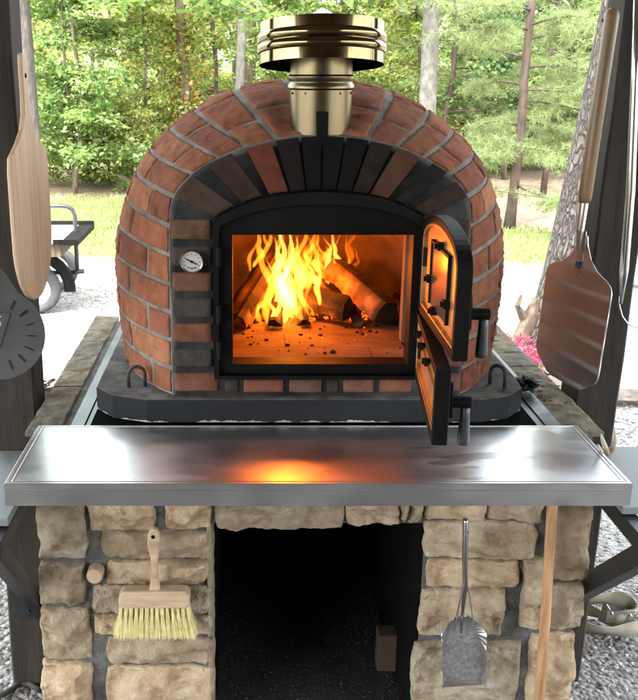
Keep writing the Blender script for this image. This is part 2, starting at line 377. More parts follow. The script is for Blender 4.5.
# voussoirs: (t start, t end, colour)
vs = [(.035,.105,br,0),(.150,.235,(.085,.06,.05),0),(.262,.345,(.27,.10,.065),0),(.362,.428,(.022,.021,.02),0),(.438,.500,sootc,0),(.508,.57,sootc,0),(.578,.648,sootc,0),(.662,.735,(.05,.038,.032),0),
      (.752,.828,(.13,.085,.06),0),(.862,.925,(.05,.045,.043),0),(.945,.992,(.12,.07,.055),0)]
vs = [(.028,.125,(.075,.05,.038),.16),(.158,.25,(.05,.032,.025),.16),(.278,.362,(.13,.042,.026),.12),(.368,.434,(.012,.010,.009),.03),(.439,.499,sootc,.02),(.503,.563,sootc,.02),(.567,.63,sootc,.02),(.635,.702,(.022,.018,.016),.03),
      (.708,.79,(.085,.045,.028),.10),(.818,.875,(.016,.016,.016),.16),(.902,.968,(.045,.03,.024),.16)]
for t0, t1, col, tp_ in vs:
    k += 1
    def f(a, b, t0=t0, t1=t1, tp_=tp_):
        q = .01 + .975*b; sh = 1 - tp_*q; tm = (t0+t1)/2; return ring(tm + (t0-tm)*sh + a*(t1-t0)*sh, q)
    P.add(f, NRM, 10, 18, .004, col, edge=.05, rough=.004, rs=45, seed=k, jitter=.02)
P.build('arch_bricks', M_brick, oven)
# facade mortar plate (with colour attribute for the soot stain)
V = []; Fq = []; C = []; n = 140; mq = 8
def plate_outer(t): p = cF(t); return Vector((XC + p[0], YF, p[1]))
def plate_inner(t): p = cI(t); return Vector((XC + p[0], YF, p[1]))
for i in range(n + 1):
    for j in range(mq + 3):
        t = i / n
        if j <= mq: p = plate_inner(t).lerp(plate_outer(t), j / mq); p = p + Vector((0, .0015*fbm(p, 30, 2), 0))
        elif j == mq + 1: p = plate_outer(t) + Vector((0, .02, 0))
        else: p = plate_outer(t) + Vector((0, .05, 0))
        V.append(tuple(p)); s = math.exp(-((p[0]-XC-.02)/.25)**4) if p[2] > 1.42 else 0
        r_ = 1.0 if j < mq else 2.6
        c = (1 - .93*s) if j < mq else 1
        C.append((r_*c, r_*c, r_*c))
for i in range(n):
    for j in range(mq + 2): q = i*(mq+3)+j; Fq.append((q, q+1, q+mq+4, q+mq+3))
me = np_mesh('arch_mortar', np.array(V), np.array(Fq), np.array(C)); me.shade_smooth()
arch = mesh_obj('arch_mortar', me, M_fmortar, oven)
bm = NB(); box(bm, XC-.36, XC+.36, YF+.001, YF+.05, ZS-.001, 1.0195); o = obj('sill_mortar', bm, M_fmortar, oven)
setcol(o.data, np.ones((len(o.data.vertices), 3)))
# --- hearth slab
bm = NB(); poly = [(-.246,2.234),(.589,2.234),(.665,2.262),(.715,2.325),(.722,2.42),(.722,3.25),(-.385,3.25),(-.385,2.42),(-.3846,2.335),(-.335,2.268)]
prism(bm, [(x - .17, y - 2.75) for x, y in poly], 0, .062, axis='z')
bmesh.ops.subdivide_edges(bm, edges=bm.edges[:], cuts=6, use_grid_fill=True)
slab = obj('hearth_slab', bm, M_slab, oven, bevel=.004); slab.location = (.17 , 2.75, .9065)
for px, py in ((137, 386), (497, 385)):
    c = atz(px, py, .97); bm = NB(); h = .058; r = .021
    pts = [(-r,0,0)] + [(-r*math.cos(a), 0, h - r + r*math.sin(a)) for a in [math.pi*i/10 for i in range(11)]] + [(r,0,0)]
    tube(bm, pts, .0048, 10); o = obj('lifting_loop', bm, M_loop, slab, smooth=True)
    o.location = (c.x - .17, c.y - 2.75, .058); o.rotation_euler = (0, 0, .15 if px < 300 else -.75)
# --- door frame (black steel, arched outside, square opening)
bm = NB()
outer = [(x + XC, z) for x, z in full([(a*.992, min(b, 1.4815)) for a, b in halfI])]
X0, X1, Z0, Z1 = -.030, .402, 1.056, 1.378
def band(poly_in, poly_out, y0, y1):
    A = [[bm.verts.new((p[0], y, p[1])) for p in poly_in] for y in (y0, y1)]; B = [[bm.verts.new((p[0], y, p[1])) for p in poly_out] for y in (y0, y1)]
    n = len(poly_in)
    for i in range(n):
        j = (i + 1) % n
        bm.faces.new((A[0][i], A[0][j], B[0][j], B[0][i])); bm.faces.new((A[1][i], B[1][i], B[1][j], A[1][j]))
        bm.faces.new((A[0][i], A[1][i], A[1][j], A[0][j])); bm.faces.new((B[0][i], B[0][j], B[1][j], B[1][i]))
def to_rect(p, x0, x1, zlo, zhi):
    cx, cz = (x0+x1)/2, (zlo+zhi)/2; dx, dz = p[0]-cx, p[1]-cz
    t = min((x1-x0)/2/abs(dx) if abs(dx) > 1e-9 else 9e9, (zhi-zlo)/2/abs(dz) if abs(dz) > 1e-9 else 9e9); return (cx+dx*t, cz+dz*t)
ring_out = outer + [(XC + .2555, 1.021), (XC - .2555, 1.021)]
ring_out = [p for p in outer]
# add points along the bottom so that the square corners exist
bot = [(XC + .2555 - .511*i/12, 1.0215) for i in range(13)]
ring_out = outer + bot
# insert corner directions
def corner_pts(): 
    res = []
    cx, cz = (X0+X1)/2, (Z0+Z1)/2
    for i, p in enumerate(ring_out):
        q = ring_out[(i+1) % len(ring_out)]; res.append(p)
        for cxx, czz in ((X0,Z0),(X1,Z0),(X0,Z1),(X1,Z1)):
            d = (cxx-cx, czz-cz); s1 = d[0]*(p[1]-cz) - d[1]*(p[0]-cx); s2 = d[0]*(q[1]-cz) - d[1]*(q[0]-cx)
            if s1*s2 < 0 and d[0]*(p[0]-cx)+d[1]*(p[1]-cz) > 0:
                k = s1/(s1-s2); res.append((p[0]+k*(q[0]-p[0]), p[1]+k*(q[1]-p[1])))
    return res
RO = corner_pts(); RI = [to_rect(p, X0, X1, Z0, Z1) for p in RO]
mid = [((a[0]*.72+b[0]*.28), (a[1]*.72+b[1]*.28)) for a, b in zip(RO, RI)]
band(mid, RO, YF-.030, YF+.03)            # raised outer rim
band(RI, [((a[0]*.70+b[0]*.30), (a[1]*.70+b[1]*.30)) for a, b in zip(RO, RI)], YF-.012, YF+.05)  # recessed field and reveal
obj('door_frame', bm, M_blacksteel, oven, bevel=.0025)
for z in (1.10, 1.19, 1.33):
    for x in (X0-.033, X1+.026): bm = NB(); tube(bm, [(x, YF-.036, z-.022), (x, YF-.036, z+.022)], .0065, 10); obj('hinge', bm, M_blacksteel, oven, smooth=False)
# --- oven doors
def outline_leaf(L, z0, z1, rise):        # arched outline in leaf coordinates
    pts = [(0, z0), (L, z0), (L, z1)]
    if rise:
        for i in range(1, 24):
            a = math.pi * i / 24; pts.append((L/2 + L/2*math.cos(a), z1 + rise * math.sin(a) ** .8))
    pts.append((0, z1)); return pts
def inset(pts, d):
    n = len(pts); res = []
    area = sum(pts[i][0]*pts[(i+1)%n][1]-pts[(i+1)%n][0]*pts[i][1] for i in range(n)); sg = 1 if area > 0 else -1
    for i in range(n):
        p0, p1, p2 = Vector(pts[i-1]), Vector(pts[i]), Vector(pts[(i+1)%n]); a = (p1-p0).normalized(); b = (p2-p1).normalized()
        na = Vector((-a.y, a.x))*sg; nb = Vector((-b.y, b.x))*sg; m = (na+nb).normalized(); res.append(tuple(p1 + m * d / max(.4, m.dot(na))))
    return res
def make_leaf(L, z0, z1, rise, ang, loc, arch):
    base = z0; pts = outline_leaf(L, 0, z1 - z0, rise)
    bm = NB(); ip = inset(pts, .017)
    def bnd(a_, b_, y0, y1):
        A = [[bm.verts.new((p[0], y, p[1])) for p in a_] for y in (y0, y1)]; B = [[bm.verts.new((p[0], y, p[1])) for p in b_] for y in (y0, y1)]
        n = len(a_)
        for i in range(n):
            j = (i+1) % n
            bm.faces.new((A[0][i], A[0][j], B[0][j], B[0][i])); bm.faces.new((A[1][i], B[1][i], B[1][j], A[1][j]))
            bm.faces.new((A[0][i], A[1][i], A[1][j], A[0][j])); bm.faces.new((B[0][i], B[0][j], B[1][j], B[1][i]))
    bnd(ip, pts, -.001, .030); prism(bm, inset(pts, .015), .018, .026)
    leaf = obj('oven_door', bm, M_blacksteel, oven, bevel=.002)
    leaf.location = Vector(loc) - oven.location + Vector((0, 0, 0)); leaf.rotation_euler = (0, 0, R(ang))
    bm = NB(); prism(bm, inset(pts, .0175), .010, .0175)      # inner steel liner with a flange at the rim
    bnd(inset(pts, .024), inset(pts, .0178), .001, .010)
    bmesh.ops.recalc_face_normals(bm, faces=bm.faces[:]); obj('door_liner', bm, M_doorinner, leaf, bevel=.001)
    H = z1 - z0
    if arch:                              # glass pane with a thin black retainer and clips
        gx0, gx1, gz0, gz1 = .12, .33, .045, H + .02
        bm = NB()
        for a in ((gx0, gx1, gz1-.006, gz1), (gx0, gx0+.006, gz0, gz1), (gx1-.007, gx1, gz0, gz1-.0)):
            box(bm, a[0], a[1], .002, .0098, a[2], a[3])
        obj('pane_retainer', bm, M_blacksteel, leaf)
        bm = NB(); box(bm, gx0+.006, gx1-.007, .0055, .0095, gz0, gz1-.006); obj('glass_pane', bm, M_pane, leaf)
        for x, z in ((.225, gz1+.002), (gx1-.003, gz0+.045), (gx0-.004, .10), (.19, gz0-.003)):
            bm = NB(); box(bm, x-.011, x+.011, -.004, .0096, z-.008, z+.008); tube(bm, [(x, -.010, z), (x, .0, z)], .006, 8); obj('clip', bm, M_blacksteel, leaf)
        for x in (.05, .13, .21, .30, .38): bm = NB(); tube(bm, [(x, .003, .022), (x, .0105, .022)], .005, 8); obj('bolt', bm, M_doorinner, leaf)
    else:
        bm = NB(); 
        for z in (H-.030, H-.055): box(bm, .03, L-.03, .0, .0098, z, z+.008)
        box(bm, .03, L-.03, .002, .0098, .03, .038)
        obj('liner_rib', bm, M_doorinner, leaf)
        for x in (.12, .22, .34): bm = NB(); tube(bm, [(x, -.016, H-.024), (x, .0098, H-.024)], .007, 8); box(bm, x-.004, x+.02, -.012, -.004, H-.030, H-.018); obj('clip', bm, M_blacksteel, leaf)
    # latch and handle on the outer face
    hx = L - .055; hz = .085 if arch else .075
    bm = NB(); prism(bm, [(hx-.016, hz-.03), (hx+.016, hz-.03), (hx+.016, hz+.02), (hx+.006, hz+.042), (hx-.006, hz+.042), (hx-.016, hz+.02)], .0302, .042)
    tube(bm, [(hx, .042, hz), (hx, .080, hz)], .0125, 14); obj('latch', bm, M_blacksteel, leaf, bevel=.0015)
    bm = NB(); lathe(bm, [(.006, 0), (.0095, -.004), (.010, -.02), (.0125, -.075), (.0115, -.083), (.004, -.085)], Matrix.Translation((hx, .069, hz - .008)), 20, True, True)
    obj('handle', bm, M_grip, leaf, smooth=True)
    return leaf
M_pane = mat('dark_oven_glass', [(.16,.14,.12),(.24,.20,.17)], 6, .13, .75, rvar=.05)
M_grip = mat('grey_grip', [(.045,.048,.05),(.07,.073,.075)], 12, .38, .3)
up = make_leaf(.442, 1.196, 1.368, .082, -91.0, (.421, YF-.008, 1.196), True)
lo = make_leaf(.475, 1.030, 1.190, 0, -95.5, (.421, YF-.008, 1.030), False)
# --- chamber and floor
bm = NB(); rows = []
for i in range(25):
    ph = math.pi * i / 24; r_ = []
    for j in range(13):
        th = math.pi/2 * j / 12
        x = -.40*math.cos(ph)*math.cos(th)**.6 if j < 12 else 0; z = .40*math.sin(ph)**.8*(math.cos(th)**.6 if j < 12 else 0)
        r_.append(bm.verts.new((XC + x, 2.47 + .62*math.sin(th), 1.035 + z)))
    rows.append(r_)
for a, b in zip(rows, rows[1:]):
    for j in range(12): bm.faces.new((a[j], a[j+1], b[j+1], b[j]))
bmesh.ops.remove_doubles(bm, verts=bm.verts[:], dist=.0005)
front = [Vector((XC-.40*math.cos(math.pi*i/24), 2.47, 1.035+.40*math.sin(math.pi*i/24)**.8)) for i in range(25)]
obj('chamber_wall', bm, M_chamber, oven, smooth=True)
bm = NB()                                  # throat between frame and chamber, flue roof
box(bm, X0-.06, X0-.028, YF+.03, 2.50, 1.03, 1.42); box(bm, X1+.028, X1+.06, YF+.03, 2.50, 1.03, 1.42); box(bm, X0-.06, X1+.06, YF+.03, 2.50, 1.405, 1.44)
for sx in (-1, 1): box(bm, XC+sx*.34-.10, XC+sx*.34+.10, 2.46, 2.50, 1.03, 1.38)
obj('throat', bm, M_chamber, oven)
bm = NB(); box(bm, -.165, .165, .051, .30, -.02, 0); box(bm, -.28, .28, .22, .84, -.021, -.0005)
o = obj('oven_floor', bm, M_firefloor, oven); o.location = (0, .0, 1.053 - .905)
o.scale = (1.45, 1, 1)
# --- chimney
T = Matrix.Translation((XC, YF+.076, 1.585))
bm = NB(); lathe(bm, [(.0735,0),(.0735,.125),(.0785,.129),(.0785,.136),(.0745,.141),(.0745,.145),(.0785,.149),(.0785,.156),(.0735,.160),(.0725,.205)], T, 64)
obj('chimney_pipe', bm, M_brassd, oven, smooth=True).modifiers.new('e', 'EDGE_SPLIT').split_angle = R(50)
for k in range(5):
    a = R(-160 + 35*k); d_ = Vector((math.cos(a), math.sin(a), 0)); bm = NB(); tube(bm, [T @ (d_*.073 + Vector((0,0,.118))), T @ (d_*.0762 + Vector((0,0,.118)))], .0028, 8); obj('screw', bm, M_brassd, oven)
bm = NB(); prism(bm, [(-.013,.012),(-.003,-.0),(.006,.0),(.013,.02),(.013,.078),(-.016,.078)], -.0775, -.0725, T); obj('damper_tab', bm, M_blacksteel, oven, bevel=.001)
bm = NB(); Tc = Matrix.Translation((XC, YF+.078, 1.775)) @ Matrix.Rotation(R(-6.5), 4, 'X')
cp = [(.1475,-.010),(.1475,.014)]
for c in (.025, .048):
    for a in range(0, 181, 20): cp.append((.1475 + .0065*math.sin(R(a)), c - .011*math.cos(R(a))))
cp += [(.1475,.059),(.1475,.082),(.146,.083),(.1455,.082),(.1455,-.010)]
lathe(bm, cp + [cp[0]], Tc, 96)
lathe(bm, [(.1455,.076),(.10,.082),(.03,.104),(.0,.122)], Tc, 96); lathe(bm, [(.1455,.075),(.10,.079),(.0,.085)], Tc, 96)
cap = obj('chimney_cap', bm, M_brass, oven, smooth=True); cap.modifiers.new('e', 'EDGE_SPLIT').split_angle = R(40)
bm = NB(); lathe(bm, [(.0715,.0),(.0715,.045)], Matrix.Translation((XC, YF+.078, 1.74)), 40, False, True); obj('flue_liner', bm, M_black, oven, smooth=True)
bm = NB(); lathe(bm, [(.142,.004),(.075,.03)], Tc, 64); obj('rain_baffle', bm, M_black, oven, smooth=True)
# --- thermometer
tp = at(192, 261, YF-.012); tp.y = YF - .020
bm = NB(); Mt = Matrix.Translation(tp) @ Matrix.Rotation(R(90), 4, 'X')
lathe(bm, [(.026,-.018),(.0285,-.010),(.0285,.003),(.0265,.006),(.0245,.004),(.0245,-.001),(0,-.001)], Mt, 48)
th = obj('thermometer', bm, M_galv, oven, smooth=True); th.modifiers.new('e', 'EDGE_SPLIT').split_angle = R(35)
bm = NB(); lathe(bm, [(.0243,.0),(.0243,.001),(0,.0012)], Mt, 40); obj('dial', bm, M_dialwhite, th)
bm = NB()
for i in range(9):
    a = R(-30 + i * 30) ; r_ = .0185; box(bm, -.0012, .0012, -.0012, .0012, .0012, .002, Mt @ Matrix.Translation((r_*math.cos(a), r_*math.sin(a), 0)))
for a in (-62, -90, -118):
    for dx in (-.0016, .0016): box(bm, -.0009, .0009, -.0016, .0016, .0012, .002, Mt @ Matrix.Translation((.0165*math.cos(R(a))+dx, .0165*math.sin(R(a)), 0)))
obj('dial_mark', bm, M_black, th)
bm = NB(); box(bm, -.0155, .0135, -.0013, .0013, .0022, .0032, Mt @ Matrix.Rotation(R(-27), 4, 'Z')); tube(bm, [Mt @ Vector((0,0,.001)), Mt @ Vector((0,0,.0042))], .0028, 12); obj('needle', bm, M_black, th)
for c in list(oven.children):
    if c.name.split('.')[0] not in ('oven_door', 'oven_floor'): c.matrix_parent_inverse = Matrix.Translation(-oven.location)

# ================================================================= THE FIRE
M_flames = []
def flame_mat(i, k, col):
    m = bpy.data.materials.new('flame_%s' % ('yellow', 'orange', 'white')[i]); m.use_nodes = True; N = m.node_tree.nodes; N.clear()
    o = N.new('ShaderNodeOutputMaterial'); e = N.new('ShaderNodeEmission'); e.inputs[0].default_value = (*col, 1); e.inputs[1].default_value = k
    m.node_tree.links.new(e.outputs[0], o.inputs['Volume']); return m
FL = [flame_mat(0, 85, (1, .31, .018)), flame_mat(1, 34, (1, .15, .006)), flame_mat(2, 170, (1, .38, .045))]
fire = empty('fire', at(285, 325, 2.70), 'tall yellow flames rising from the split logs inside the oven', 'fire')
def flame(pts, Y, wid, mi, seed):         # pts in photo pixels from the base up; wid in metres
    P3 = [at(x, y, Y) for x, y in pts]
    # smooth spline
    out = []; n = 22; m = len(P3) - 1
    for i in range(n + 1):
        t = i / n * m; a = min(int(t), m - 1); k = t - a
        p0, p1, p2, p3 = P3[max(a-1, 0)], P3[a], P3[a+1], P3[min(a+2, m)]
        q = .5*((2*p1) + (p2-p0)*k + (2*p0-5*p1+4*p2-p3)*k*k + (-p0+3*p1-3*p2+p3)*k**3)
        q = q + Vector((.0022*math.sin(i*.8+seed), .006*math.sin(i*.4+seed*2), 0)) ; out.append(q)
    rad = [max(.0006, wid * 1.25 * (min(1, i/n*4) ** .6) * ((1 - i/n) ** .75) * (1 + .12*math.sin(i*.8 + seed*3))) for i in range(n+1)]
    bm = NB(); tube(bm, out, rad, 14, True, flat=.55, up=(0,1,0))
    o = obj('flame', bm, FL[mi], fire, smooth=True); o.matrix_parent_inverse = Matrix.Translation(-fire.location)
flames = [
 ([(268,326),(266,306),(272,286),(262,262),(270,240),(268,222)], 2.66, .018, 0), ([(275,322),(282,300),(276,275),(284,252),(278,228)], 2.70, .024, 2),
 ([(284,324),(290,300),(283,280),(293,256),(288,226)], 2.64, .021, 2), ([(295,322),(288,302),(300,282),(293,262),(306,240),(302,222)], 2.72, .020, 0),
 ([(262,324),(256,312),(266,300),(270,292),(276,280)], 2.62, .012, 0), ([(270,328),(276,312),(282,300),(279,290)], 2.60, .011, 2),
 ([(303,322),(297,306),(293,292),(300,278)], 2.61, .011, 0), ([(310,318),(304,304),(298,290),(292,276),(295,262)], 2.66, .010, 0),
 ([(251,272),(249,262),(253,250),(258,242),(256,230)], 2.84, .008, 0), ([(255,270),(262,258),(268,247),(264,234),(270,224)], 2.82, .012, 0),
 ([(247,266),(245,258),(247,248)], 2.84, .003, 1), ([(318,286),(312,272),(318,258),(312,244),(320,226)], 2.84, .017, 0),
 ([(326,284),(332,270),(326,256),(334,242),(328,222)], 2.86, .016, 0), ([(336,282),(330,270),(338,260),(334,248),(342,230)], 2.83, .012, 0),
 ([(345,264),(352,258),(348,246),(354,236),(350,224)], 2.88, .013, 1), ([(352,266),(358,262),(356,252),(350,244)], 2.88, .008, 1),
 ([(322,284),(314,278),(310,268),(305,252)], 2.80, .012, 2), ([(300,300),(308,286),(304,270),(312,254),(306,232)], 2.76, .015, 0),
 ([(286,312),(278,292),(288,270),(280,246),(286,224)], 2.78, .028, 1), ([(300,310),(310,290),(300,264),(316,240),(308,222)], 2.80, .026, 1),
 ([(264,300),(256,288),(262,270),(256,252)], 2.76, .014, 1), ([(276,316),(270,300),(276,290)], 2.60, .007, 2), ([(288,324),(292,310),(288,300),(284,292)], 2.60, .009, 0),
 ([(255,312),(262,306),(268,303),(272,298)], 2.62, .008, 0), ([(314,316),(310,308),(303,302)], 2.62, .006, 0), ([(340,286),(334,278),(336,268),(344,262)], 2.80, .008, 0),
 ([(308,276),(314,284),(320,280),(322,268)], 2.80, .009, 0), ([(281,290),(274,276),(282,260),(276,246),(282,232)], 2.60, .008, 2), ([(296,284),(302,270),(298,256),(304,244)], 2.62, .008, 2),
]
fr = random.Random(31)
for i in range(60):                       # many thin pointed tongues between the big ones
    zone = fr.random()
    if zone < .55: x, y, Y, hgt = fr.gauss(289, 16), fr.uniform(288, 324), fr.uniform(2.60, 2.76), fr.uniform(28, 80)
    elif zone < .82: x, y, Y, hgt = fr.uniform(300, 350), fr.uniform(268, 288), fr.uniform(2.78, 2.88), fr.uniform(20, 62)
    else: x, y, Y, hgt = fr.uniform(246, 272), fr.uniform(262, 300), fr.uniform(2.76, 2.86), fr.uniform(18, 50)
    p = [(x, y)]; dx = fr.uniform(-.12, .12)
    for k_ in range(4): p.append((p[-1][0] + dx*hgt/4 + fr.gauss(0, 4.2) + (289-p[-1][0])*.03, p[-1][1] - hgt/4))
    flames.append((p, Y, fr.uniform(.004, .013), fr.choice([0,0,2,2,1])))
for i, (p, Y, wd, mi) in enumerate(flames): flame(p, Y, wd*(.85 if i < 29 else 1), mi, i * 1.37)
bpy.context.view_layer.update()
for q, (px, py, Y, e, sz) in enumerate(((290, 262, 2.60, 3.1, .035), (326, 262, 2.74, 1.2, .03))):
    ld = bpy.data.lights.new('fire_glow', 'POINT'); ld.energy = e; ld.color = (1, .175, .012); ld.shadow_soft_size = sz
    lo_ = bpy.data.objects.new('fire_glow', ld); S.collection.objects.link(lo_); lo_.parent = fire; lo_.matrix_parent_inverse = Matrix.Translation(-fire.location); lo_.location = at(px, py, Y)
def rock(bm, c, r, sx=1, sy=1, sz=.8, seed=0, sub=2, rough=.35, fs=1.2):
    d = bmesh.ops.create_icosphere(bm, subdivisions=sub, radius=1)
    for v in d['verts']:
        n = v.co.normalized(); k = 1 + rough * fbm(n + Vector((seed*2.3, seed, 0)), fs, 3); v.co = Vector(c) + Vector((n.x*sx, n.y*sy, n.z*sz)) * r * k
# logs
def log(name, A, B, w_, h_, label, group='split logs burning in the oven', char=0, roll=0, cat='log', wedge=True, seed=1):
    A, B = Vector(A), Vector(B); d = (B - A).normalized(); u = Vector((0,0,1)); u = (u - d*u.dot(d)).normalized(); v = d.cross(u)
    c, s_ = math.cos(roll), math.sin(roll); u, v = u*c + v*s_, v*c - u*s_
    sec = [(-w_, -h_), (0, -h_*1.05), (w_, -h_), (w_*1.02, -h_*.1), (w_*.75, h_*.7), (0, h_), (-w_*.35, h_*.3), (-w_*.8, -h_*.4)] if wedge else [(math.cos(a)*w_, math.sin(a)*h_) for a in [math.pi*2*k/12 for k in range(12)]]
    bm = NB(); n = 30; rings = []; cols = []
    for i in range(n+1):
        t = i/n; p = A.lerp(B, t)
        r_ = []
        for a, b in sec:
            q = p + v*a + u*b; q += (v*a + u*b) * .16 * fbm(q + Vector((seed, 0, 0)), 14, 4); r_.append(bm.verts.new(q))
            e = max(0, (t - (1 - char)) / max(char, 1e-3)) if char > 0 else 0
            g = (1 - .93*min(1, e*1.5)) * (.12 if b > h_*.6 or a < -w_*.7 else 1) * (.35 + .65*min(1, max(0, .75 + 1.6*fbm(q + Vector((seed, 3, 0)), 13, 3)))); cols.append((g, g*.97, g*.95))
        rings.append(r_)
    m = len(sec)
    for a, b in zip(rings, rings[1:]):
        for k_ in range(m): bm.faces.new((a[k_], a[(k_+1) % m], b[(k_+1) % m], b[k_]))
    bm.faces.new(rings[0][::-1]); bm.faces.new(rings[-1]); bm.verts.index_update()
    me = bpy.data.meshes.new(name); bmesh.ops.recalc_face_normals(bm, faces=bm.faces[:]); bm.to_mesh(me); bm.free(); setcol(me, np.array(cols))
    o = mesh_obj(name, me, M_embwood); tag(o, label, cat, group); return o
def fl(px, py, dz=0): p = atz(px, py, 1.053 + dz); return p
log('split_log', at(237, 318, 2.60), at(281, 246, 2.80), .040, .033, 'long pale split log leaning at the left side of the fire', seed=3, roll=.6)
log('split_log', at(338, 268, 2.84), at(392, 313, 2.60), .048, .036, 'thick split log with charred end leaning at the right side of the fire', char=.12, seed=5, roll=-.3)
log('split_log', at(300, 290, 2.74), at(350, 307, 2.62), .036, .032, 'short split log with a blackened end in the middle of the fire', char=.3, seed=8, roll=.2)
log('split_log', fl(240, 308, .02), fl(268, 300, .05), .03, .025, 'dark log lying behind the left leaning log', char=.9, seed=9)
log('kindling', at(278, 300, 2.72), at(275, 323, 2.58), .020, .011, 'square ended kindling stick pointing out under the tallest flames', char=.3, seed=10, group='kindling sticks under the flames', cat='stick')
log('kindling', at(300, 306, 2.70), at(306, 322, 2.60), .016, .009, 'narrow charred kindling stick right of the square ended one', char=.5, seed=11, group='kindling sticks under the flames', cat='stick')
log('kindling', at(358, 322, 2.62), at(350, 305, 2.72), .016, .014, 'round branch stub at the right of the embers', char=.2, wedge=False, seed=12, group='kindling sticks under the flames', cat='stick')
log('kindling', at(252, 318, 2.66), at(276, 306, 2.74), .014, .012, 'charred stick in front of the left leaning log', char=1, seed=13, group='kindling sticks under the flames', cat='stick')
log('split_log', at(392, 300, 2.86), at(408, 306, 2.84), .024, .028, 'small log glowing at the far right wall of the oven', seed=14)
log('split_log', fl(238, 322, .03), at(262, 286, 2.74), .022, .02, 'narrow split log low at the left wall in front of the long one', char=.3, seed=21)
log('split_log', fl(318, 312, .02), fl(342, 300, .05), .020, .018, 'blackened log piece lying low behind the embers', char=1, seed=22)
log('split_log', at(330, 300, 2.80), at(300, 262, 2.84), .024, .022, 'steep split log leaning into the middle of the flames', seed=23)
bm = NB(); er = random.Random(8)
for i in range(64):
    p = fl(er.uniform(238, 402), er.choice([er.uniform(312, 332), er.uniform(312, 356)])); rock(bm, p + Vector((0,0,.001)), er.uniform(.0015, .006)*er.choice([.6, 1, 1.4]), seed=i, sub=1, rough=.7)
tag(obj('charcoal_crumbs', bm, M_char), 'black charcoal crumbs strewn over the oven floor before the logs', 'charcoal', kind='stuff')
M_ember = mat('glowing_ember', [(.02,.015,.012),(.06,.03,.02),(.15,.05,.02)], 40, .9)
N, L, b = nodes(M_ember); nz = N.new('ShaderNodeTexNoise'); nz.inputs['Scale'].default_value = 70; cr = N.new('ShaderNodeValToRGB'); cr.color_ramp.elements[0].position = .5; cr.color_ramp.elements[0].color = (0,0,0,1); cr.color_ramp.elements[1].position = .7; cr.color_ramp.elements[1].color = (1,.10,.01,1)
tc = N.new('ShaderNodeTexCoord'); L.new(tc.outputs['Object'], nz.inputs[0]); L.new(nz.outputs[0], cr.inputs[0]); L.new(cr.outputs[0], b.inputs['Emission Color']); b.inputs['Emission Strength'].default_value = 2.5
bm = NB(); er = random.Random(4)
for i in range(70):
    px = er.uniform(262, 366); t = er.random(); p = fl(px, 322 - 10*t); rock(bm, p + Vector((0, 0, .006)), er.uniform(.005, .013), seed=i, sub=1, rough=.6)
for i in range(22): p = fl(er.uniform(240, 400), er.uniform(326, 355)); rock(bm, p + Vector((0,0,.001)), er.uniform(.0015, .004), seed=i, sub=1)
tag(obj('embers', bm, M_ember), 'bed of small glowing embers and ash crumbs under the logs', 'embers', kind='stuff')

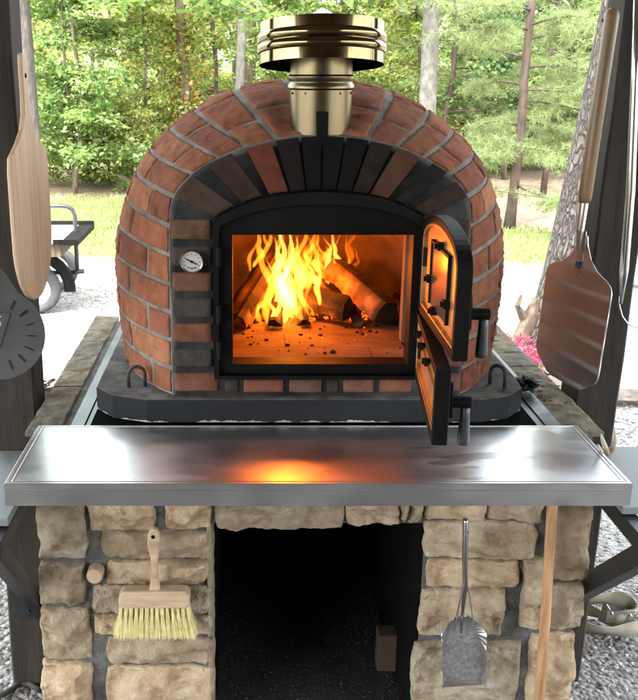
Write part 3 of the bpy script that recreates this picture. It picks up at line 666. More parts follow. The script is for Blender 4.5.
# ================================================================= THE STAND
M_rim2 = mat('dull_counter_steel', [(.10,.11,.12),(.16,.17,.18),(.22,.23,.24)], 8, .42, .8, rvar=.12)
def build_stand():
    st = empty('stone_stand', (.17, 2.2, 0), 'tan fieldstone stand with an open dark firewood bay under the oven', 'stand')
    bm = NB(); YP = 2.215
    box(bm, -.525, -.088, YP, 3.3, -.05, .895); box(bm, .462, .868, YP, 3.3, -.05, .895)
    box(bm, -.088, .462, YP, 2.42, .64, .86); box(bm, -.088, .462, 3.2, 3.29, -.05, .86); box(bm, -.088, .462, 2.42, 3.2, .80, .855)
    core = obj('mortar_core', bm, M_pmortar, st)
    P = Patches(); k = 900; r2 = random.Random(12)
    rects = [(36,500,84,562),(38,566,84,607),(41,612,90,663),(41,666,91,706),(87,500,153,533),(165,500,210,531),(101,534,211,561),(106,564,208,587),(92,589,211,617),(93,619,150,637),(152,619,211,638),(106,641,210,667),(106,670,214,706),
             (428,500,488,521),(491,500,545,522),(425,524,538,560),(428,563,521,590),(421,592,506,639),(413,645,521,706),(524,560,546,632),(555,500,592,583),(548,587,585,631),(530,637,574,706),
             (215,500,345,532),(347,500,400,527),(402,500,410,523),(412,500,424,524),(41,712,92,760),(106,712,214,760),(413,712,521,760),(530,712,574,760)]
    for (x0, y0, x1, y1) in rects:
        x0 -= .7; x1 += .7; y0 -= .4; y1 += .6; k += 1; a = at(x0, y0, 2.19); b = at(x1, y1, 2.19); col = r2.choice([(1,.97,.93),(.80,.76,.70),(1.08,.98,.86),(.86,.88,.88),(.68,.66,.62),(1.1,1.02,.92)])
        xa, xb, za, zb = at(x0, (y0+y1)/2, 2.19).x, at(x1, (y0+y1)/2, 2.19).x, a.z, b.z
        def f(u, v, xa=xa, xb=xb, za=za, zb=zb, k=k):
            cx, cz = (xa+xb)/2, (za+zb)/2; x = xa + u*(xb-xa); z = za + v*(zb-za)
            U, Vv = 2*u-1, 2*v-1; rr = (1 - .045*(U*U)*(Vv*Vv))
            x = cx + (x-cx)*rr; z = cz + (z-cz)*rr
            x += .008*fbm((z*16, k, 0), 1, 4); z += .007*fbm((x*16, k, 3), 1, 4)
            return Vector((x, 2.214, z))
        na = max(18, int(abs(xb-xa)/.0035)); nb = max(16, int(abs(za-zb)/.0035))
        P.add(f, NRM, na, nb, r2.uniform(.032, .046), col, edge=.035, rough=.009, rs=34, seed=k, skirt=.012, facet=1)
    # corner stones seen from the side, and the ledge stones on top
    for sx, x_ in ((-1, -.525), (1, .868)):
        y = 2.19
        for i in range(7):
            ln = r2.uniform(.13, .2); k += 1; col = r2.choice([(.58,.60,.58),(.44,.46,.45),(.36,.39,.39)])
            wx = .085 if sx < 0 else .11
            f = lambda u, v, y=y, ln=ln, x_=x_, sx=sx, wx=wx: Vector((x_ + sx*.018 - sx*wx*u, y + ln*v, .897))
            P.add(f, lambda a, b: Vector((0,0,1)), 14, 22, .006, col, edge=.05, rough=.006, rs=22, seed=k, facet=1); y += ln + .004
        for zz in (.02, .2, .38, .56, .73):
            y = 2.245
            while y < 3.2:
                ln = r2.uniform(.18, .3); k += 1
                f = lambda u, v, y=y, ln=ln, x_=x_, zz=zz: Vector((x_, y + ln*u, zz + .16*v)); P.add(f, lambda a, b, sx=sx: Vector((sx,0,0)), 12, 10, .028, (.9,.88,.82), edge=.06, rough=.012, rs=20, seed=k, facet=1); y += ln + .01
        # returns into the firewood bay
    for sx, x_, xs_ in ((1, -.088, 1),):
        for zz in (.02, .165, .31, .455, .55):
            k += 1
            f = lambda u, v, x_=x_, zz=zz: Vector((x_, 2.205 + .17*u, zz + (.135 if zz < .5 else .09)*v)); P.add(f, lambda a, b, s=xs_: Vector((s,0,0)), 12, 10, .003, (.7,.66,.6), edge=.1, rough=.004, rs=20, seed=k)
    P.build('stonework', M_stone, st)
    bm = NB(); box(bm, -.0875, -.082, 2.40, 3.19, -.04, .80); box(bm, .456, .4615, 2.217, 3.19, -.04, .80); box(bm, -.082, .456, 3.19, 3.199, -.04, .80); box(bm, -.082, .456, 2.43, 3.19, .79, .799); obj('bay_shade_lining', bm, M_black, st)  # black sheets, the bay's deep shade put into their colour
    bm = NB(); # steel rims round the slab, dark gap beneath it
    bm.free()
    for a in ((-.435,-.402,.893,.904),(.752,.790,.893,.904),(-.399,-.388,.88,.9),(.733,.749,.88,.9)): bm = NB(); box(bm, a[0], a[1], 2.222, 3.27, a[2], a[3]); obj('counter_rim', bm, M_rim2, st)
    bm = NB(); box(bm, -.388, .732, 2.224, 3.26, .862, .8985); obj('slab_gap_shade', bm, M_black, st)  # black block under the slab, the gap's shade put into its colour
    p = at(95, 575, 2.185); bm = NB(); tube(bm, [(p.x, 2.214, p.z), (p.x, 2.178, p.z), (p.x, 2.172, p.z)], [.021, .021, .018], 24); obj('round_plug', bm, M_brushwood, st, smooth=False, bevel=.002)
    kids(st)
build_stand()
# steel landing shelf
sh = NB(); SX0, SX1, SY0, SY1 = -.516, .830, 1.872, 2.221; ST = .9045
box(sh, SX0, SX1, SY0, SY1, ST-.004, ST-.0005)
bm = NB()
def shelf():
    b = NB(); x0, x1, y0, y1, z = SX0, SX1, SY0, SY1, ST
    # sheet with a fine raised hem and a turned down front and sides
    secs = [(0, z-.052), (0, z-.0015), (.0015, z), (.008, z), (.0095, z-.0015), (.012, z-.0015), (.0135, z-.0005), (.0165, z-.0005), (.018, z-.0018)]
    loops = []
    for d, zz in secs: loops.append([b.verts.new(p) for p in ((x0+d, y1-d*.3, zz), (x0+d, y0+d, zz), (x1-d, y0+d, zz), (x1-d, y1-d*.3, zz))])
    for A, B in zip(loops, loops[1:]):
        for i in range(4): b.faces.new((A[i], A[(i+1)%4], B[(i+1)%4], B[i]))
    b.faces.new(loops[-1]); b.faces.new([b.verts.new(p) for p in ((x0+.003,y1,z-.052),(x0+.003,y0+.003,z-.052),(x1-.003,y0+.003,z-.052),(x1-.003,y1,z-.052))])
    return b
sh.free(); bm.free()
root = empty('steel_shelf', (.157, 2.05, .85), 'stainless steel landing shelf across the front of the stand reflecting the fire', 'shelf')
o = obj('shelf_top', shelf(), M_steel, root)
def shelf_mat():                          # faint water stains and smears are differences of gloss
    N, L, b = nodes(M_steel)
    tc = N.new('ShaderNodeTexCoord'); nz = N.new('ShaderNodeTexNoise'); nz.inputs['Scale'].default_value = 6; nz.inputs['Detail'].default_value = 5; mp = N.new('ShaderNodeMapping'); mp.inputs['Scale'].default_value = (.8, 2, 1)
    L.new(tc.outputs['Object'], mp.inputs[0]); L.new(mp.outputs[0], nz.inputs[0])
    mr = N.new('ShaderNodeMapRange'); mr.inputs[1].default_value = .35; mr.inputs[2].default_value = .7; mr.inputs[3].default_value = .28; mr.inputs[4].default_value = .42
    L.new(nz.outputs[0], mr.inputs[0]); L.new(mr.outputs[0], b.inputs['Roughness'])
    base = b.inputs['Base Color'].links[0].from_socket; sp = N.new('ShaderNodeSeparateXYZ'); L.new(tc.outputs['Object'], sp.inputs[0])
    n2 = N.new('ShaderNodeTexNoise'); n2.inputs['Scale'].default_value = 9; n2.inputs['Detail'].default_value = 4; mp2 = N.new('ShaderNodeMapping'); mp2.inputs['Scale'].default_value = (.8, 2.6, 1); L.new(tc.outputs['Object'], mp2.inputs[0]); L.new(mp2.outputs[0], n2.inputs[0])
    def mth(op, a, b_):
        n = N.new('ShaderNodeMath'); n.operation = op
        for i, v in enumerate((a, b_)):
            if isinstance(v, (int, float)): n.inputs[i].default_value = v
            else: L.new(v, n.inputs[i])
        return n.outputs[0]
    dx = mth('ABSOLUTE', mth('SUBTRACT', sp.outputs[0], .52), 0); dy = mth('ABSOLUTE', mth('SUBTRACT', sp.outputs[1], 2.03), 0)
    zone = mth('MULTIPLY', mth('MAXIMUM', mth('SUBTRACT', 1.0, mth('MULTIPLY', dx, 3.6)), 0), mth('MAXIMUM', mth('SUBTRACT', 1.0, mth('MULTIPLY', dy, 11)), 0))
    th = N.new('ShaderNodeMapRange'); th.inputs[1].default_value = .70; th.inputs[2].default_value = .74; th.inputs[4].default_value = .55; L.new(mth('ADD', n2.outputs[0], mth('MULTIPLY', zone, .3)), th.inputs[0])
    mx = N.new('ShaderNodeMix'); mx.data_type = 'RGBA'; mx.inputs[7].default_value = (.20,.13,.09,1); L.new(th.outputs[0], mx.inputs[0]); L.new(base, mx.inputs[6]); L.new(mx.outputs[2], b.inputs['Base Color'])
shelf_mat()
bm = NB(); box(bm, SX0+.02, SX1-.02, SY0-.0008, SY0, ST-.016, ST-.0145); obj('front_crease', bm, M_steel2, root)
kids(root)

# side tables with triangular brackets, posts
def side_table(sx, label):
    x0, x1 = (-1.15, -.548) if sx < 0 else (.898, 1.45)
    r_ = empty('side_table', ((x0+x1)/2, 2.25, .7), label, 'side table')
    y0_, y1_ = (2.0, 2.418) if sx < 0 else (2.062, 2.446)
    bm = NB(); box(bm, x0, x1, y0_, y1_, .738, .757); obj('table_top', bm, M_table, r_, bevel=.003)
    bm = NB()
    def bar(p, q, w_, t_):
        p, q = Vector(p), Vector(q); d = (q-p).normalized(); n = d.cross(Vector((1,0,0))).normalized()
        M4 = Matrix(((1,d.x,n.x,p.x),(0,d.y,n.y,p.y),(0,d.z,n.z,p.z),(0,0,0,1))); box(bm, -t_, t_, 0, (q-p).length, -w_, w_, M4)
    if sx < 0:
        bar((-.566, 2.418, .714), (-.566, 1.90, .714), .020, .016); bar((-.567, 1.93, .714), (-.60, 2.404, .30), .022, .018)
        box(bm, -.665, -.570, 2.406, 2.4195, .24, .335)
        for x, z in ((-.60, .30), (-.62, .265)): tube(bm, [(x, 2.406, z), (x, 2.40, z)], .006, 6)
    else:
        bar((.918, 2.448, .714), (.918, 1.90, .714), .022, .018); bar((.919, 1.93, .714), (.919, 2.44, .28), .026, .020)
    obj('bracket', bm, M_bracket, r_, bevel=.002); kids(r_); return r_
M_bracket = mat('grey_black_bracket', [(.012,.013,.014),(.02,.021,.022),(.03,.031,.032)], 8, .42, .2, rvar=.1)
side_table(-1, 'grey side table on a black bracket at the left wooden post')
side_table(1, 'grey side table on a black bracket at the right wooden post')
def post(x0, x1, y0, y1, lean, label, seed):
    bm = NB(); n = 26; rings = []
    for i in range(n+1):
        z = 2.9*i/n; dx = lean*z
        c = .006
        poly = [(x0+c,y0),(x1-c,y0),(x1,y0+c),(x1,y1-c),(x1-c,y1),(x0+c,y1),(x0,y1-c),(x0,y0+c)]
        rings.append([bm.verts.new((x + dx + .003*fbm((x, z*1.5, seed), 3, 2), y + .002*fbm((y, z, seed+4), 4, 2), z)) for x, y in poly])
    for a, b in zip(rings, rings[1:]):
        for k in range(8): bm.faces.new((a[k], a[(k+1)%8], b[(k+1)%8], b[k]))
    bm.faces.new(rings[-1]); tag(obj('wooden_post', bm, M_post), label, 'post')
post(-.685, -.566, 2.42, 2.545, 0, 'dark timber roof post left of the oven behind the wooden peel', 1)
post(.882, 1.0, 2.45, 2.575, .022, 'dark timber roof post right of the oven beside the aluminium peel', 2)
# roof of the shelter (above the picture; it throws the shade)
bm = NB(); box(bm, -3.6, 3.8, -4.5, 3.45, 2.9, 2.98); 
for i in range(9): box(bm, -3.6, 3.8, -4.4 + i*.95, -4.35 + i*.95, 2.76, 2.899)
tag(obj('shelter_roof', bm, M_roofwood), 'timber roof of the open shelter over the oven', 'roof')

bm = NB(); box(bm, -3.6, 3.8, -4.5, -4.38, 0, 2.9); tag(obj('sky_block_wall', bm, M_roofwood), 'unseen timber wall added behind the viewer to block sky light', 'wall')  # unseen wall, added to keep low sky light off the oven front
# ================================================================= TOOLS
def outline_prism(pts, t, M4, name, m, parent, bevel=.002):
    bm = NB(); prism(bm, pts, -t/2, t/2, M4); return obj(name, bm, m, parent, bevel=bevel)
def frame_m(o, ex, ez):                    # ex: local x in world, ez: local z (up along tool), y = thickness
    ex, ez = Vector(ex).normalized(), Vector(ez).normalized(); ez = (ez - ex*ez.dot(ex)).normalized(); ey = ez.cross(ex)
    return Matrix(((ex.x,ey.x,ez.x,o[0]),(ex.y,ey.y,ez.y,o[1]),(ex.z,ey.z,ez.z,o[2]),(0,0,0,1)))
def arcp(cx, cz, r, a0, a1, n=12, rz=None): return [(cx + r*math.cos(R(a0+(a1-a0)*i/n)), cz + (rz or r)*math.sin(R(a0+(a1-a0)*i/n))) for i in range(n+1)]
# wooden peel: vertical, hangs on the inner face of the left post, blade seen at a steep angle
O = Vector((-.540, 2.405, 1.552))
root = empty('wooden_peel', O, 'pale wooden pizza peel with rounded blade hanging on the left post', 'pizza peel')
M4 = frame_m(O, (-.07, -1, 0), (0, .0, 1))
hw = .158
pl = [(.014, .242), (.018, .236), (.020, .20), (.019, .14)] + [(.024,.10),(.045,.065),(.09,.035),(.15,.005),(hw,-.03),(hw,-.16)] + arcp(0, -.20, hw, 0, -180, 22, .165)[1:] 
pl += [(-x, z) for x, z in [(hw,-.16),(hw,-.03),(.15,.005),(.09,.035),(.045,.065),(.024,.10),(.019,.14),(.020,.20),(.018,.236),(.014,.242)]]
outline_prism(pl, .013, M4, 'peel_board', M_peelwood, root, .004)
bm = NB(); tube(bm, [M4 @ Vector((0, -.0078, .19)), M4 @ Vector((0, .0078, .19))], .006, 12); obj('hang_hole', bm, M_black, root); kids(root)
# perforated peel (dark aluminium round blade), facing the viewer
c = at(-2, 334, 2.31); root = empty('perforated_peel', c, 'round dark aluminium turning peel with slots hanging low on the left post', 'pizza peel')
r_ = .118; n = 96; bm = NB()
Mp = frame_m(c, (1, .05, 0), (-.03, .06, 1)); slots = []
def blade_with_slots():
    # polar grid; slot cells are left out
    K = 144; radii = [0, .02, .045, .062, .072, .098, .106, r_]
    tdir = [(-8 - 4, 0)]
    angs = [16, -4, -26, -48, -70, -92, -114, -136, 38, 60]
    top, botm = [], []
    for y in (-.0015, .0015):
        rings = []
        for ri in radii[1:]:
            rings.append([bm.verts.new(Mp @ Vector((ri*math.cos(2*math.pi*k/K), y, ri*math.sin(2*math.pi*k/K)*1.0))) for k in range(K)])
        cvt = bm.verts.new(Mp @ Vector((0, y, 0)))
        for k in range(K): bm.faces.new((cvt, rings[0][k], rings[0][(k+1)%K]))
        for ri in range(len(rings)-1):
            for k in range(K):
                a = (k+.5)*360/K; hit = ri in (3,) and any(abs((a - g + 180) % 360 - 180) < 1.9 for g in angs)
                if not hit: bm.faces.new((rings[ri][k], rings[ri][(k+1)%K], rings[ri+1][(k+1)%K], rings[ri+1][k]))
        (top if y < 0 else botm).append(rings)
    for k in range(K): bm.faces.new((top[0][-1][k], top[0][-1][(k+1)%K], botm[0][-1][(k+1)%K], botm[0][-1][k]))
blade_with_slots(); obj('blade', bm, M_darkalu, root)
bm = NB(); prism(bm, [(-.020,.060),(.036,.055),(.004,-.035),(-.004,-.035),(-.034,.055)], -.0045, -.0017, Mp)
obj('handle_rib', bm, M_darkalu, root, bevel=.0015)
bm = NB(); 
pts = [Mp @ Vector((0 + .010*math.cos(t), -.0052, .028 + .010*math.sin(t))) for t in [2*math.pi*k/24 for k in range(25)]]; tube(bm, pts, .0006, 6, cap=False)
for x in (-.006, -.002, .003): tube(bm, [Mp @ Vector((x, -.0052, .026)), Mp @ Vector((x+.003, -.0052, .031))], .0006, 6)
for i, x in enumerate((-.012, -.005, .002, .009)): tube(bm, [Mp @ Vector((x, -.0052, .043)), Mp @ Vector((x+.002, -.0052, .047)), Mp @ Vector((x+.004, -.0052, .043 + .002*(i % 2)))], .0006, 6)
obj('stamped_mark', bm, M_alu, root)
bm = NB(); prism(bm, [(.010,.11),(.062,.095),(.030,.15),(.010,.175),(-.02,.175),(-.05,.10)], -.0014, .0014, Mp); obj('blade_neck', bm, M_darkalu, root, bevel=.0006)
bm = NB(); tube(bm, [Mp @ Vector((-.006, -.006, .055)), Mp @ Vector((-.010, -.007, .16)), Mp @ Vector((-.016, -.008, .62))], [.008, .0095, .0105], 12, flat=.7); obj('handle', bm, M_blacksteel, root, smooth=True)
kids(root)
# aluminium peel on the right post
near = Vector((.862, 2.205, 1.2)); far = Vector((.800, 2.495, 1.2)); mid_ = (near+far)/2
ex = near - far; zt = at(578, 243, 2.35).z; zb = at(574, 384, 2.33).z; zc = (zt+zb)/2
up_ = Vector((.030, .0, .55))
O = Vector((mid_.x + .004, mid_.y, zc)); M4 = frame_m(O, ex, up_); H = (zt - zb)/2; W = .152
root = empty('metal_peel', O, 'brushed aluminium pizza peel with wooden handle hanging on the right post', 'pizza peel')
pl = [(-.016, H+.02), (.016, H+.02), (.024, H-.005), (.045, H-.035), (.08, H-.058), (.118, H-.070)] + arcp(W-.030, H-.105, .030, 70, 0, 6) + arcp(W-.035-.0, -H+.065, .062-.027, 0, -60, 6) + [(.08, -H+.004), (.03, -H), (-.03, -H), (-.08, -H+.004)] + arcp(-W+.035, -H+.065, .035, -120, -180, 6) + arcp(-W+.030, H-.105, .030, 180, 110, 6) + [(-.118, H-.070), (-.08, H-.058), (-.045, H-.035), (-.024, H-.005)]
def blade_mat():
    m = mat('peel_blade_aluminium', [(.66,.64,.62),(.72,.70,.68),(.76,.74,.72)], 3, .42, 1); N, L, b = nodes(m)
    tc = N.new('ShaderNodeTexCoord'); wv = N.new('ShaderNodeTexWave'); wv.bands_direction = 'Z'; wv.inputs['Scale'].default_value = 5.2; wv.inputs['Distortion'].default_value = 1.2; wv.inputs['Detail'].default_value = 1; wv.inputs['Detail Scale'].default_value = .6; wv.inputs['Phase Offset'].default_value = 1.0
    L.new(tc.outputs['Object'], wv.inputs[0]); mr = N.new('ShaderNodeMapRange'); mr.inputs[1].default_value = .72; mr.inputs[2].default_value = 1; mr.inputs[3].default_value = .30; mr.inputs[4].default_value = .62; L.new(wv.outputs[0], mr.inputs[0]); L.new(mr.outputs[0], b.inputs['Roughness'])
    bp = N.new('ShaderNodeBump'); bp.inputs['Strength'].default_value = .18; bp.inputs['Distance'].default_value = .01; L.new(wv.outputs[0], bp.inputs['Height']); L.new(bp.outputs[0], b.inputs['Normal']); return m
bl = outline_prism(pl, .0035, M4, 'blade', blade_mat(), root, .001)
bm = NB(); tube(bm, [M4 @ Vector((0, -.003, H-.055)), M4 @ Vector((0, -.009, H-.055))], .0095, 16); obj('rivet', bm, M_bluebolt, root, bevel=.001)
bm = NB(); prism(bm, [(-.013, H-.075), (-.006,H-.09),(.006,H-.09), (.013, H-.075), (.011, H+.03), (-.011, H+.03)], -.0035, -.0017, M4)
tube(bm, [M4 @ Vector((0, -.012, H-.02)), M4 @ Vector((0, -.014, H+.03)), M4 @ Vector((0, -.014, H+.115))], [.006, .012, .0135], 14, flat=.8)
obj('ferrule', bm, M_alu, root, smooth=False)
bm = NB(); tube(bm, [M4 @ Vector((0, -.014, H+.10)), M4 @ Vector((0, -.014, H+.115)), M4 @ Vector((0, -.014, H+.25)), M4 @ Vector((0, -.014, H+.535)), M4 @ Vector((0, -.014, H+.548)), M4 @ Vector((0, -.014, H+.553))], [.014, .0165, .0165, .0175, .014, .007], 16, flat=1); obj('handle', bm, M_handlewood, root, smooth=True)
bm = NB(); p = M4 @ Vector((-.008, -.014-.016, H+.525)); tube(bm, [p, p + (M4.to_3x3() @ Vector((0, -.001, 0)))], .0035, 8); obj('hang_hole', bm, M_black, root); kids(root)
# long tube tool at the right edge: thick tube and a thin wire hoop at its foot
M_tube = mat('plain_steel_tube', [(.55,.56,.57),(.62,.63,.64)], 5, .22, 1)
root = empty('long_tool', at(625, 300, 2.30), 'long shiny metal tube tool with a thin wire hoop hanging outside the right post', 'tool')
bm = NB(); tube(bm, [at(638.5, -20, 2.30), at(634.5, 90, 2.30), at(630.5, 190, 2.30), at(624, 270, 2.30), at(620.5, 304, 2.30)], [.0095, .0095, .0105, .0105, .004], 16); obj('tube', bm, M_tube, root, smooth=True)
bm = NB(); pts = [at(x, y, 2.30) for x, y in ((619.5, 296), (619.5, 306), (622, 316), (627, 323), (634, 327), (644, 328), (656, 322), (661, 306), (663, 260))]; tube(bm, pts, .0019, 8); obj('wire_hoop', bm, M_galv, root, smooth=True); kids(root)
# bench brush
root = empty('brush', at(154, 640, 2.15), 'wooden brush with pale yellow bristles hanging on the left stone pier', 'brush')
YB = 2.135
def px2(x, y): p = at(x, y, YB); return (p.x, p.z)
hd = [(153,527),(157,528),(160,534),(160.5,545),(158.5,556),(157.5,566),(158.5,577),(161,592),(149,592),(151,577),(152,566),(150.5,556),(147.5,545),(148,534),(150,529)]
bm = NB(); prism(bm, [px2(*p) for p in hd], YB-.010, YB+.010); obj('handle', bm, M_brushwood, root, bevel=.005)
bm = NB(); p = px2(153.5, 535); tube(bm, [(p[0], YB-.0115, p[1]), (p[0], YB+.0, p[1])], .0048, 14); obj('hang_hole', bm, M_black, root)
blk = [(124,588),(186,588),(190,592),(190,600),(187,605),(121,605),(119,600),(120,592)]
bm = NB(); prism(bm, [px2(*p) for p in blk], YB-.020, YB+.020); obj('brush_block', bm, M_brushwood, root, bevel=.005)
V = []; Fq = []; br_ = random.Random(3); tops = [px2(122 + i*(66/13), 604) for i in range(14)]
for row, yy in enumerate((-.013, 0, .013)):
    for ti, (tx, tz) in enumerate(tops):
        for h in range(150):
            fan = (tx - (tops[0][0]+tops[-1][0])/2) * .16 + br_.gauss(0, .0055); L_ = br_.uniform(.070, .092)
            x0, y0 = tx + br_.gauss(0, .0019), YB + yy + br_.gauss(0, .0019); x1, y1 = tx + fan + br_.gauss(0, .001), YB + yy*1.3 + br_.gauss(0, .005)
            b0 = len(V); w2 = .00035; xm, ym = x0*.5+x1*.5 + br_.gauss(0,.0008) - fan*.12, y0*.5+y1*.5
            V += [(x0-w2,y0,tz+.003),(x0+w2,y0,tz+.003),(xm+w2,ym,tz-L_*.5),(xm-w2,ym,tz-L_*.5),(x1+w2*.5,y1,tz-L_),(x1-w2*.5,y1,tz-L_)]
            Fq += [(b0,b0+1,b0+2,b0+3),(b0+3,b0+2,b0+4,b0+5)]
mesh_obj('bristles', np_mesh('bristles', np.array(V), np.array(Fq)), M_bristle, root); kids(root)
# ash shovel
root = empty('ash_shovel', at(465, 690, 2.13), 'small galvanised ash shovel hanging on the right stone pier', 'shovel')
YS = 2.125
def P3(x, y, dy=0): p = at(x, y, YS); return Vector((p.x, YS + dy, p.z))
bm = NB(); tube(bm, [P3(465.5,519), P3(465.5,521), P3(465,560), P3(465.5,585,.002), P3(463.5,605,.003), P3(461.5,634,.006)], [.008,.0098,.0098,.0096,.0066,.0042], 14, flat=.75); obj('handle', bm, M_galv, root, smooth=True)
bm = NB(); p = P3(466.7,531,-.0075); tube(bm, [p, p+Vector((0,.002,0))], .0036, 10); obj('hang_hole', bm, M_black, root)
bm = NB(); # strap legs from the handle to the pan
tube(bm, [P3(466,578), P3(470,600,-.002), P3(473,622,-.002)], [.0055,.005,.004], 8, flat=.4); tube(bm, [P3(465,578), P3(459,604,-.002), P3(455,622,-.002)], [.0055,.005,.004], 8, flat=.4)
obj('strap', bm, M_galv, root)
bm = NB(); floor_pts = [(445,686),(445,652),(447,642),(452,635),(458,630),(466,629),(474,632),(480,638),(483,646),(483,684)]
wall_top = [(443,690),(443,650),(441,636),(448,625),(457,617),(468,616),(480,624),(487,634),(486,650),(486,688)]
A = [bm.verts.new(P3(x, y, .022)) for x, y in floor_pts]; bm.faces.new(A)
obj('pan_floor', bm, M_galvrust, root)
bm = NB(); A = []; B = []; sr = random.Random(5)
def dens(pts):
    out = []
    for a, b in zip(pts, pts[1:]):
        for i in range(5): out.append((a[0]+(b[0]-a[0])*i/5, a[1]+(b[1]-a[1])*i/5))
    return out + [pts[-1]]
FA, WB = dens(floor_pts), dens(wall_top)
for i, (a, b) in enumerate(zip(FA, WB)):
    wob = (.004 if 12 < i < 36 else .0015) * (1 if i % 2 else -1) * sr.uniform(.4, 1.3)
    A.append(bm.verts.new(P3(a[0], a[1], .022))); B.append(bm.verts.new(P3(b[0], b[1], .002 + wob)))
for i in range(len(A)-1): bm.faces.new((A[i], A[i+1], B[i+1], B[i]))
lip = [bm.verts.new(P3(x, y, .022)) for x, y in ((445,686),(483,684))] + [bm.verts.new(P3(x, y, .017)) for x, y in ((486,688.5),(443,691.5))]; bm.faces.new(lip)
o = obj('pan_wall', bm, M_galv, root); sm = o.modifiers.new('s', 'SOLIDIFY'); sm.thickness = .0012; kids(root)
# leaning stick
bm = NB(); a = at(552.5, 500, 2.145); b = at(538.5, 706, 2.12); d = (b - a); tube(bm, [a - d*.06, a, a.lerp(b, .5) + Vector((.002,0,0)), a + d*1.20], [.0128,.0128,.0130,.0132], 14)
tag(obj('wooden_stick', bm, M_stick, smooth=True), 'round reddish wooden stick leaning against the right stone pier', 'stick')
# antler hook
bm = NB(); tube(bm, [at(597,446,2.16), at(601,455,2.13), at(607,456,2.11), at(612,450,2.10), at(615,440,2.09), at(614.5,430,2.08)], [.006,.0085,.0085,.007,.005,.0015], 12)
tube(bm, [at(608,455,2.11), at(605,447,2.08), at(602.5,440,2.06), at(601,434,2.05)], [.007,.006,.0045,.0015], 12)
tag(obj('antler', bm, M_antler, smooth=True), 'small forked deer antler hook at the right end of the steel shelf', 'antler')

# ================================================================= things on the ledges
bm = NB(); c = atz(527, 384, .93); rock(bm, c, .024, 1.0, 1.7, .7, seed=3, sub=3, rough=.9, fs=2.2); tag(obj('charred_lump', bm, M_char), 'charred black lump lying on the right stone ledge beside the slab', 'charcoal')
def leaf_bits(name, pts, size, label, m, seed=0):
    rr = random.Random(seed); bm = NB()
    for p in pts:
        a = rr.uniform(0, 6.28); s = size*rr.uniform(.6, 1.2); ux = Vector((math.cos(a), math.sin(a), rr.uniform(-.3,.5))).normalized(); vx = Vector((-math.sin(a), math.cos(a), rr.uniform(-.3,.6))).normalized()
        ps = [p + ux*s, p + vx*s*.5 + Vector((0,0,s*.3)), p - ux*s, p - vx*s*.5 + Vector((0,0,s*.2))]
        vv = [bm.verts.new(q + Vector((0,0,s*.4))) for q in ps]; bm.faces.new((vv[0],vv[1],vv[2])); bm.faces.new((vv[0],vv[2],vv[3]))
    return tag(obj(name, bm, m), label, 'leaves')
rr = random.Random(2)
leaf_bits('dry_leaves', [Vector((-.585 + rr.gauss(0,.03), 2.56 + rr.gauss(0,.05), .86 + rr.uniform(0, .03))) for _ in range(60)], .014, 'heap of curled brown dry leaves behind the left ledge', M_dryleaf, 1)
c = atz(128, 370, .97); leaf_bits('dry_leaf', [c, c + Vector((.008,.006,0))], .009, 'single reddish dry leaf on the slab behind the left loop', M_dryleaf, 5)
c = atz(551, 402, .92); leaf_bits('dry_leaves', [c + Vector((rr.gauss(0,.02), rr.gauss(0,.05), 0)) for _ in range(9)], .012, 'few pale dry leaves scattered on the right stone ledge', M_drift, 6)
bm = NB(); box(bm, -.64, -.53, 2.50, 2.66, .80, .858); tag(obj('ledge_board', bm, M_post), 'short board beside the left stone ledge', 'board')
bm = NB(); c = atz(402, 672, .0); box(bm, c.x-.075, c.x+.02, c.y, c.y+.06, 0, .125); tag(obj('brown_block', bm, M_board, bevel=.003), 'brown cardboard block standing in the dark firewood bay', 'box')

